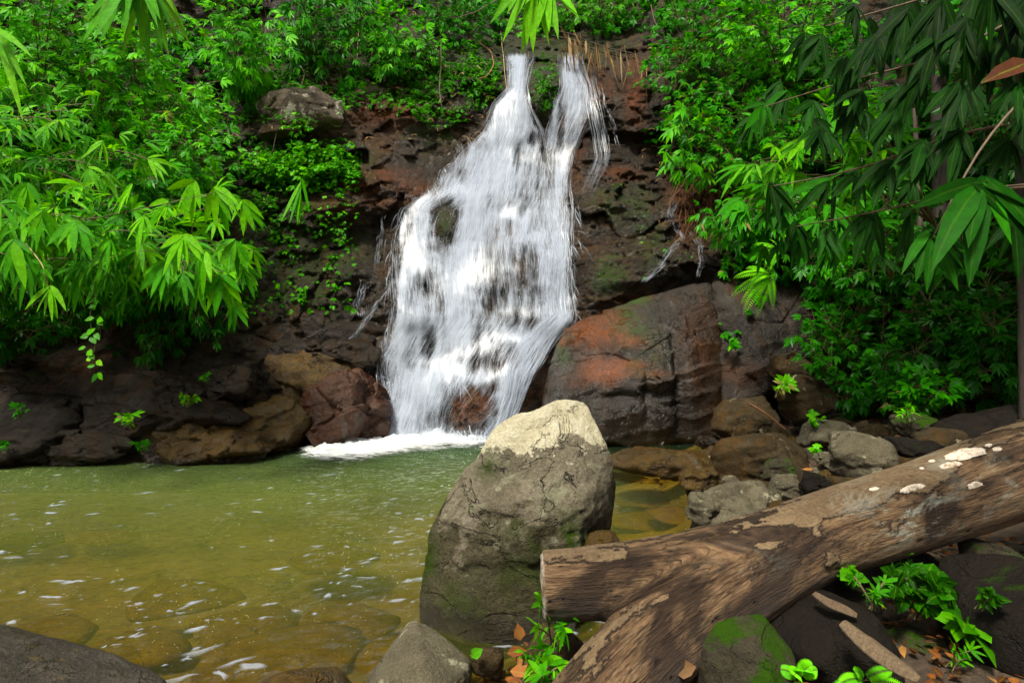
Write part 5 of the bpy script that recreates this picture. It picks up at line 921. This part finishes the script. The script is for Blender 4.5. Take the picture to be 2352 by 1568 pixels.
bush('bamboo_clump', 'bamboo canopy arching over the right bank and shading it', 'bamboo', (1176 + 3.7 / 4.6 * FOC, 784 - 4.2 / 4.6 * FOC, 4.6), (2.1 / 4.6 * FOC, .55 / 4.6 * FOC, 1.4), 64, 14, 7, .30, .18, m_bamdark, 'big', RG, (3700,900,4.2), .35, .8, 61, .02, .6, tint=.3, shell=.2)
# culms and trunks in the right-hand shade
def trunk(name, label, a, b, r, mat, cat='tree', seed=0, part='trunk'):
    o = empty(name, at(*a), label, cat, None); acc = Acc(); q = np.linspace(0, 1, 16)[:, None]; P = at(*a) * (1 - q) + at(*b) * q; P = P + .02 * np.stack([fbm(P * 1.5, 3, seed), fbm(P * 1.5, 3, seed + 1), 0 * P[:, 0]], -1)
    acc.tube(P, np.linspace(r, r * .8, 16) * (1 + .06 * np.sin(np.linspace(0, 60, 16))), 12); acc.build(part, mat, o); return o
trunk('forest_tree', 'dark tree trunk in the shade behind the right bamboo fans', (2165,960,7.3), (2150,-300,7.7), .10, m_trunk, seed=3)
trunk('forest_tree', 'slim black trunk at the right edge behind the bamboo', (2350,960,5.4), (2330,-300,5.6), .035, m_trunk, seed=6)
trunk('forest_tree', 'thin pale-spotted stem rising through the right shrubs', (2125,760,7.2), (2100,250,7.6), .035, bark_mat('spotted_bark', (0.03,0.018,0.012), (0.10,0.065,0.05)), seed=9)

# ------------------------------------------------------------------ ferns and small plants
def fern(name, label, c, fr, L, mat, seed, group=None, cat='fern', pin=.15):
    rng = np.random.default_rng(seed + 7000); o = empty(name, c, label, cat, group); acc = Acc()
    for a, el, l in fr:
        lv = Leaves('small', .05); a = math.radians(a); d = np.array([math.cos(a) * math.cos(el), -0.35 * abs(math.cos(el)) + .2 * rng.normal(), math.sin(a) * math.cos(el)]); d = unit(d); n = 24; t = np.linspace(0, 1, n)[:, None]
        q = c + d * t * L * l + np.array([0, 0, -1.0]) * (t ** 2) * L * l * .38; acc.tube(q, np.linspace(.006, .002, n) * L * 1.6, 3); T = unit(np.gradient(q, axis=0)); up = unit(np.array([-.2, -.7, .75])); B = unit(np.cross(T, up))
        pl = L * l * pin * np.sin(np.pi * np.clip(t[:, 0] * .9 + .12, 0, 1)) ** .7
        for s in (-1, 1):
            m = slice(3, None); lv.add(q[m], (B * s + T * .45)[m], np.broadcast_to(up, q.shape)[m], pl[m], pl[m] * .20 + .001, .18, np.clip(rng.uniform(.3, .9) + rng.normal(0, .08, n - 3), 0, 1), rng)
        lv.build('frond', mat, o)
    acc.build('stem', m_stem, o); return o
fern('fern', 'bright yellow-green fern arching from the shrubs over the grey-brown slab', at(1770,630,7.6), [(165,0,1),(190,.1,.95),(215,.1,1),(240,.2,.8),(150,.1,.9),(120,.2,.8),(95,.2,.7),(255,.3,.7),(178,.3,.8),(205,-.2,.9)], .62, m_fern, 1)
fern('fern', 'smaller fern just above the bright yellow-green one', at(1790,575,7.9), [(150,0,1),(175,0,1),(200,.1,.9),(130,.2,.8),(220,.2,.7)], .5, m_fern, 2)
def herb(name, label, c, n, L, W, mat, seed, h=.2, tm='ovate', group=None, cat='plant', k=5, lean=(0, 0), droop=.3, spread=1.2, tint=.6):
    """small upright plant: n stalks from one base, each with a whorl of leaves"""
    rng = np.random.default_rng(seed + 9000); c = np.asarray(c, float); o = empty(name, c, label, cat, group); lv = Leaves(tm, .12); acc = Acc()
    for i in range(n):
        d = unit(np.array([rng.normal(lean[0], .45), rng.normal(-.15, .4), 1.0])); tip = c + d * h * rng.uniform(.5, 1.1) + [0, 0, -.0]; q = bez(c + rng.normal(0, .012, 3) * [1, 1, 0], (c + tip) / 2 + [0, 0, .2 * h], tip, 6); acc.tube(q, [.004] * 6 if h > .12 else [.0025] * 6, 4)
        for f in (.45, .72, 1.0):
            p = q[int(round(f * 5))]; m = 2 if f < 1 else k; lv.fans(p[None], unit(d + rng.normal(0, .8, 3) * [1, 1, .3])[None], np.array([[rng.normal(0, .3), -.55, .9]]), m, spread if m > 2 else 1.3, L * (.75 if f < 1 else 1), W, droop, rng, np.array([np.clip(tint + rng.normal(0, .15), 0, 1)]))
    acc.build('stem', m_stem, o); lv.build('foliage', mat, o); return o
def gpt(px, D, dz=0.0):
    x = (px - 1176) / FOC * D; return np.array([x, D, float(ground_z(x, D)) + dz])
# foreground
herb('bamboo_seedling', 'leafy green seedling between the cut log end and the leaf litter', at(1275,1500,2.22), 6, .095, .22, m_bamboo, 1, .24, 'big', droop=.35, k=5, tint=.55)
herb('bamboo_seedling', 'low green seedling at the bottom edge below the log fork', at(1232,1585,2.05), 9, .085, .24, m_bamboo, 2, .14, 'big', droop=.35, k=6, tint=.65)
herb('broad_leaved_herb', 'glossy broad-leaved herb spreading under the log', at(2110,1420,2.12), 14, .10, .58, m_broad, 3, .17, k=5, lean=(.1, 0), tint=.2)
herb('broad_leaved_herb', 'broad-leaved herb with the largest leaf below the log', at(2205,1452,1.98), 3, .155, .60, m_broad, 4, .08, k=4, lean=(.2, 0), tint=.85)
herb('broad_leaved_herb', 'dark leafy herb left of the glossy broad-leaved one', at(2055,1400,2.18), 5, .085, .42, m_broad, 5, .15, k=5, tint=.15)
herb('broad_leaved_herb', 'round-leaved bright sprig touching the underside of the log', at(1960,1352,2.22), 4, .075, .62, m_broad, 6, .09, k=4, tint=.8)
herb('broad_leaved_herb', 'small round-leaved plant on the mossy rock at the right edge', at(2290,1345,2.1), 6, .055, .70, m_broad, 7, .08, k=5, tint=.4)
herb('broad_leaved_herb', 'single arching sprig right under the log shadow', at(2075,1310,2.3), 2, .09, .28, m_broad, 8, .08, k=3, tint=.5)
fern('fern', 'spider-like fern at the bottom edge on the dark rock', at(1985,1562,1.82), [(170,0,1),(150,.1,.9),(20,0,.9),(45,.2,.8),(120,.3,.7),(200,0,.7)], .15, m_fern, 3, pin=.22)
fern('fern', 'tiny fern on the mossy rock under the log', at(1838,1556,1.86), [(100,0,1),(120,.1,.9),(80,0,.9),(60,.2,.7),(140,.2,.7),(250,.2,.8)], .13, m_fern, 4, pin=.3)
herb('broad_leaved_herb', 'sprig of small leaves on the dark rock in the bottom right corner', at(2250,1400,1.9), 5, .06, .5, m_broad, 21, .10, k=5, tint=.3)
herb('bamboo_seedling', 'narrow-leaved seedling left of the round-leaved sprig under the log', at(2000,1400,2.1), 5, .07, .2, m_bamboo, 22, .13, 'big', k=5, tint=.4)
herb('bamboo_seedling', 'grassy seedling beside the small mossy stone under the log', at(2180,1530,1.9), 4, .06, .2, m_bamboo, 23, .09, 'big', k=5, tint=.5)
# right shore
herb('shore_plant', 'bright upright plant among the rocks below the grey-brown slab', at(1782,912,7.2), 5, .22, .34, m_bright, 11, .28, k=7, spread=1.5, tint=.85)
herb('shore_plant', 'small green plant between the purplish rock and the angular stone', at(1868,986,6.2), 5, .10, .45, m_bright, 12, .2, k=5, tint=.6)
herb('shore_plant', 'tiny green plants beside the dark rounded boulder', at(1880,1050,5.3), 5, .08, .4, m_bright, 13, .10, k=5, tint=.5)
herb('shore_plant', 'grassy sprig on the mossy stone near the right edge', at(2085,968,5.6), 6, .13, .16, m_bright, 14, .16, 'big', k=4, tint=.6)
# left bank
herb('bank_fern', 'bright fern sprig on the black boulder of the left bank', at(298,985,6.6), 5, .13, .34, m_bright, 15, .2, k=5, tint=.85)
herb('bank_fern', 'green fern tuft on the ledge below the long grey-brown boulder', at(430,935,6.9), 7, .12, .34, m_bright, 16, .16, k=6, tint=.75)
herb('bank_fern', 'lone sprig growing in the crack between the rounded dark boulders', at(470,880,7.2), 3, .10, .3, m_bright, 17, .12, k=4, tint=.5)
herb('bank_fern', 'low dark fern at the waterline beside the black boulder', at(325,1042,6.7), 7, .11, .28, m_mid, 18, .14, k=6, tint=.7)
herb('bank_fern', 'dim fern on the large black rock at the far left', at(45,960,6.4), 5, .12, .32, m_mid, 19, .15, k=5, tint=.5)
herb('bank_fern', 'small sprig at the left waterline below the far left rock', at(10,1040,6.5), 5, .1, .3, m_mid, 20, .12, k=5, tint=.5)
# strap-leaved plant on the rock face and trailing vine in the hollow
sprays('strap_plant', 'hanging strap-leaved plant with a dead white blade on the rock face', 'plant', [[(690,420,9.2),(690,432,9.1)]], m_bamboo, .5, .085, None, 8, extra=[(690,432,9.1,92,7,.28,105,.55),(688,440,9.1,85,3,.15,85,.98)], droop=.05)
tv = empty('trailing_vine', at(212,700,6.0), 'trailing vine with pale round leaves hanging in the black hollow', 'vine'); lv = Leaves('ovate', .1); r_ = np.random.default_rng(3); ys = np.linspace(715, 850, 9)
for i, y in enumerate(ys):
    for s in (-1, 1): lv.add(at(212 + 9 * math.sin(i) + 3 * r_.normal(), y + 5 * r_.normal(), 6.0), [s, -.3, -.35 + .45 * r_.normal()], [.4 * r_.normal(), -1, .5], .085 * r_.uniform(.7, 1.25), .07 * r_.uniform(.7, 1.2), .2, [.65 + .25 * r_.normal()])
acc = Acc(); acc.tube(at(212 + 6 * np.sin(np.arange(12)), np.linspace(640, 855, 12), 6.0), .004, 4); acc.build('stem', m_stem, tv); lv.build('foliage', m_creep, tv)

# ------------------------------------------------------------------ hanging vines, roots, straw
def vine(label, ptsl, r, mat, name='hanging_vine', cat='vine', group=None, seed=0, n=24):
    a = np.array(ptsl, float); P = at(a[:, 0], a[:, 1], a[:, 2] if a.shape[1] > 2 else gsample(DG, a[:, 0], a[:, 1]) - .25); t = np.linspace(0, 1, len(P)); f = np.linspace(0, 1, n); q = np.stack([np.interp(f, t, P[:, j]) for j in range(3)], -1)
    for _ in range(2): q[1:-1] = (q[:-2] + 2 * q[1:-1] + q[2:]) / 4
    q = q + .03 * np.stack([fbm(q * 2.5, 3, seed), fbm(q * 2.5, 3, seed + 1), fbm(q * 2.5, 3, seed + 2)], -1); acc = Acc(); acc.tube(q, np.linspace(r, r * .6, n), 5); o = acc.build(name, mat); props(o, label, cat, group); return o
VG = 'vines hanging over the upper rock face'
vine('thin grey vine hanging left of the twin tops, the longest one', [(1010,60),(1014,140),(1008,200),(1018,265)], .014, m_twig, group=VG, seed=1)
vine('rusty curled root left of the left-hand top of the falls', [(1100,100),(1128,118),(1135,150),(1120,175),(1100,182)], .018, m_root, 'hanging_root', 'root', seed=4)
vine('straight vine dropping from the top edge over the creeper slope', [(822,-20),(824,60),(820,140)], .010, m_straw, group=VG, seed=7)
vine('curved twig leaning over the stream left of the hanging bamboo fan', [(1210,-40,13.0),(1160,-10,12.6),(1090,30,12.2),(1050,42,12.0)], .016, m_twig, group=VG, seed=9)
vine('pale vine hanging across the dark slope above the pale ledge rock', [(700,90),(706,150),(690,205)], .012, m_twig, group=VG, seed=12)
vine('slender vine trailing down beside the left-hand top of the falls', [(1150,70),(1158,150),(1166,230),(1180,300)], .008, m_straw, group=VG, seed=15)
vine('bent vine in the upper right shrubs above the falls', [(1490,-20),(1500,40),(1515,75)], .012, m_twig, group=VG, seed=18)
vine('fallen twig resting on the tall rounded boulder', [(1722,926,6.85),(1760,950,6.75),(1805,985,6.7)], .014, m_root, 'fallen_twig', 'twig', seed=20)
def cluster(name, label, cat, boxes, n, ln, r, mat, seed, sway=.15, kind='stuff'):
    rng = np.random.default_rng(seed); acc = Acc()
    for i in range(n):
        b = boxes[rng.integers(len(boxes))]; x, y = rng.uniform(b[0], b[2]), rng.uniform(b[1], b[3]); p = cliff_pt(x, y, rng.uniform(.08, .35)); l = rng.uniform(*ln); d = np.array([rng.normal(0, sway), rng.normal(0, .08), -1.0]); t = np.linspace(0, 1, 9)[:, None]
        q = p + d * t * l; q = q + .10 * l * np.stack([fbm(q * 4, 2, i), fbm(q * 4, 2, i + 50), 0 * q[:, 0]], -1); acc.tube(q, np.linspace(r, r * .4, 9), 4)
    o = acc.build(name, mat); props(o, label, cat, None, kind); return o
cluster('root_tangle', 'tangle of thin rusty roots hanging below the right shrubs', 'roots', [(1560,380,1690,540)], 150, (.3, 1.0), .009, m_root, 1, .45)
cluster('dry_vines', 'dry brown vine stems hanging on the bank left of the pale ledge rock', 'vines', [(430,150,640,300),(600,40,1000,160)], 90, (.3, 1.1), .009, m_twig, 2, .35)
cluster('root_tangle', 'thin roots and stalks in the hollow of the left bank', 'roots', [(150,600,560,740)], 50, (.4, 1.0), .008, m_twig, 3, .3)
sg = empty('straw_fringe', at(1300,80,11.7), 'fringe of dry straw-coloured bamboo blades hanging right of the falls top', 'dead bamboo'); lv = Leaves('big', .1); acc = Acc(); rq = np.random.default_rng(12)
tw = at(np.array([1270,1310,1350,1400,1450,1500]), np.array([70,78,96,112,122,150]), gsample(DG, np.array([1270,1310,1350,1400,1450,1500]), np.array([140,150,160,170,170,190])) - .55); acc.tube(tw, np.linspace(.018, .007, 6), 6); tw2 = tw + [0, .1, -.06]; acc.tube(tw2, np.linspace(.02, .008, 6), 5)
for i in range(64):
    f = rq.choice([.22, .45, .62, .85]) + rq.normal(0, .07); p = np.array([np.interp(f, np.linspace(0, 1, 6), tw[:, j]) for j in range(3)]) + rq.normal(0, .09, 3); l = rq.uniform(.12, .8) * (1.0 if rq.random() < .8 else 1.4)
    lv.add(p, [rq.normal(.10, .22), -.08, -1], [rq.normal(0, .6), -1, .1], l, rq.uniform(.012, .035) + (.03 if i in (5, 17, 31) else 0), .03, [rq.uniform(.1, .85)])
for x, y0, y1, w_ in [(1308, 86, 140, .075), (1345, 92, 128, .05)]: D = float(gsample(DG, x, y0 + 60)) - .7; lv.add(at(x, y0, D), [.03, -.1, -1], [.2, -1, .1], (y1 - y0) / FOC * D, w_, .02, [.9])
acc.build('stem', m_trunk, sg); lv.build('blade', m_dry, sg)

# ------------------------------------------------------------------ leaf litter, bark strips
def litter(boxes, n, L, seed, label, mat, surf=None):
    rng = np.random.default_rng(seed); lv = Leaves('ovate', .3); b = np.array(boxes, float)[rng.integers(0, len(boxes), n)]; x = rng.uniform(b[:, 0], b[:, 2]); y = rng.uniform(b[:, 1], b[:, 3]); z = ground_z(x, y) + rng.uniform(.01, .035, n)
    a = rng.uniform(0, 6.28, n); lv.add(np.stack([x, y, z], -1), np.stack([np.cos(a), np.sin(a), rng.normal(.05, .2, n)], -1), np.stack([rng.normal(0, .35, n), rng.normal(-.2, .35, n), np.ones(n)], -1), L * rng.uniform(.6, 1.2, n), L * rng.uniform(.25, .45, n), .1)
    o = lv.build('leaf_litter', mat); props(o, label, 'leaf litter', None, 'stuff')
litter([(-.12, 2.2, .22, 2.62)], 70, .085, 1, 'orange and brown fallen leaves heaped at the foot of the lichen boulder', m_lit)
litter([(.6, 1.6, 2.6, 3.4)], 1300, .06, 2, 'brown fallen leaves scattered on the soil below the log', m_lit)
litter([(1.6, 3.2, 6.0, 7.6)], 800, .11, 3, 'brown and tan fallen leaves between the rocks of the right bank', m_lit)
litter([(3.0, 4.0, 6.5, 7.6)], 90, .22, 4, 'pale dry bamboo sheaths scattered on the right bank', m_dry)
cluster_tw = Acc(); rt_ = np.random.default_rng(44)
for i in range(60):
    x, y = rt_.uniform(.7, 5.0), rt_.uniform(1.7, 7.2); 
    if x < np.interp(y, SH_Y, SH_X) + .25: continue
    a, l = rt_.uniform(0, 3.14), rt_.uniform(.08, .35); t = np.linspace(-.5, .5, 6); qx, qy = x + np.cos(a) * l * t, y + np.sin(a) * l * t + .03 * t * t; cluster_tw.tube(np.stack([qx, qy, ground_z(qx, qy) + .012 + .03 * rt_.random()], -1), rt_.uniform(.003, .007), 4)
tw_o = cluster_tw.build('twig_litter', m_twig); props(tw_o, 'thin dry twigs strewn over the soil of the right bank', 'twigs', None, 'stuff')
def one_leaf(label, p, A, N, L, W, mat, tint, name='fallen_leaf', fold=.35, droop=.1, cat='leaf', tm='ovate'):
    lv = Leaves(tm, fold); lv.add(at(*p), A, N, L, W, droop, [tint]); o = lv.build(name, mat); props(o, label, cat); return o
one_leaf('brown fallen leaf standing on edge against the lichen boulder', (1195,1470,2.42), [-.15, 0, 1], [.2, -1, 0], .085, .05, m_lit, .9)
one_leaf('fresh green leaf lying at the tip of the pointed rock', (1082,1508,2.35), [.6, 0, .5], [-.3, -1, .4], .065, .045, m_broad, .9)
one_leaf('curled tan leaf under the log at the bottom edge', (1546,1540,1.95), [.8, -.1, .3], [0, -1, .6], .085, .06, m_dry, .35)
one_leaf('orange fallen leaf lying on the heap beside the seedling', (1172,1540,2.25), [.7, -.3, .1], [0, -.6, 1], .09, .05, m_lit, .85)
one_leaf('red-brown fallen leaf leaning on the squarish grey stone', (1165,1500,2.35), [.8, -.1, .25], [0, -.8, 1], .09, .045, m_lit, .55)
one_leaf('big brown dead leaf drooping at the upper right edge', (2380,140,1.9), [-1, 0, -.28], [0, -.8, .5], .20, .075, m_lit, .35, 'dead_leaf', .25, .12)
one_leaf('tan fallen leaf at the far right below the log', (2330,1345,2.3), [-.9, -.1, .05], [0, -.6, 1], .12, .035, m_dry, .4)
def strip(name, label, ptsl, w, mat, curl=.5):
    a = np.array(ptsl, float); P = at(a[:, 0], a[:, 1], a[:, 2]); t = np.linspace(0, 1, len(P)); f = np.linspace(0, 1, 22); q = np.stack([np.interp(f, t, P[:, j]) for j in range(3)], -1)
    for _ in range(2): q[1:-1] = (q[:-2] + 2 * q[1:-1] + q[2:]) / 4
    T = unit(np.gradient(q, axis=0)); up = unit(np.array([.2, -.75, .65])); B = unit(np.cross(T, up)); Nn = np.cross(B, T); wd = w * (.25 + .75 * np.sin(np.pi * np.clip(f * .92 + .06, 0, 1)) ** .5) * (1 + .15 * fbm(q * 12, 3, 2)); s = np.linspace(-1, 1, 9)
    top = q[:, None] + B[:, None] * (s[None, :] * wd[:, None] / 2)[..., None] + Nn[:, None] * (curl * (s[None] ** 2) * wd[:, None] / 2 * .6)[..., None]; V = np.stack([top, top - Nn[:, None] * .004], 0); F = grid_faces(22, 9); n = 22 * 9
    o = obj(name, V.reshape(-1, 3), np.concatenate([F, F[:, ::-1] + n]), mat); props(o, label, 'bark strip'); return o
strip('bark_strip', 'long pale strip of dry bark lying on the dark rock under the log', [(1938,1424,1.80),(1985,1462,1.74),(2040,1505,1.69),(2112,1556,1.64)], .062, m_straw if False else bark_mat('dry_bark', (0.04,0.024,0.011), (0.17,0.115,0.058), 5.0), -.8)
strip('bark_strip', 'short curled strip of bark under the log behind the pale one', [(1868,1362,2.04),(1900,1384,2.0),(1935,1398,1.98),(1968,1414,1.96)], .035, bark_mat('curled_bark', (0.035,0.02,0.009), (0.13,0.083,0.04), 5.0), .5)
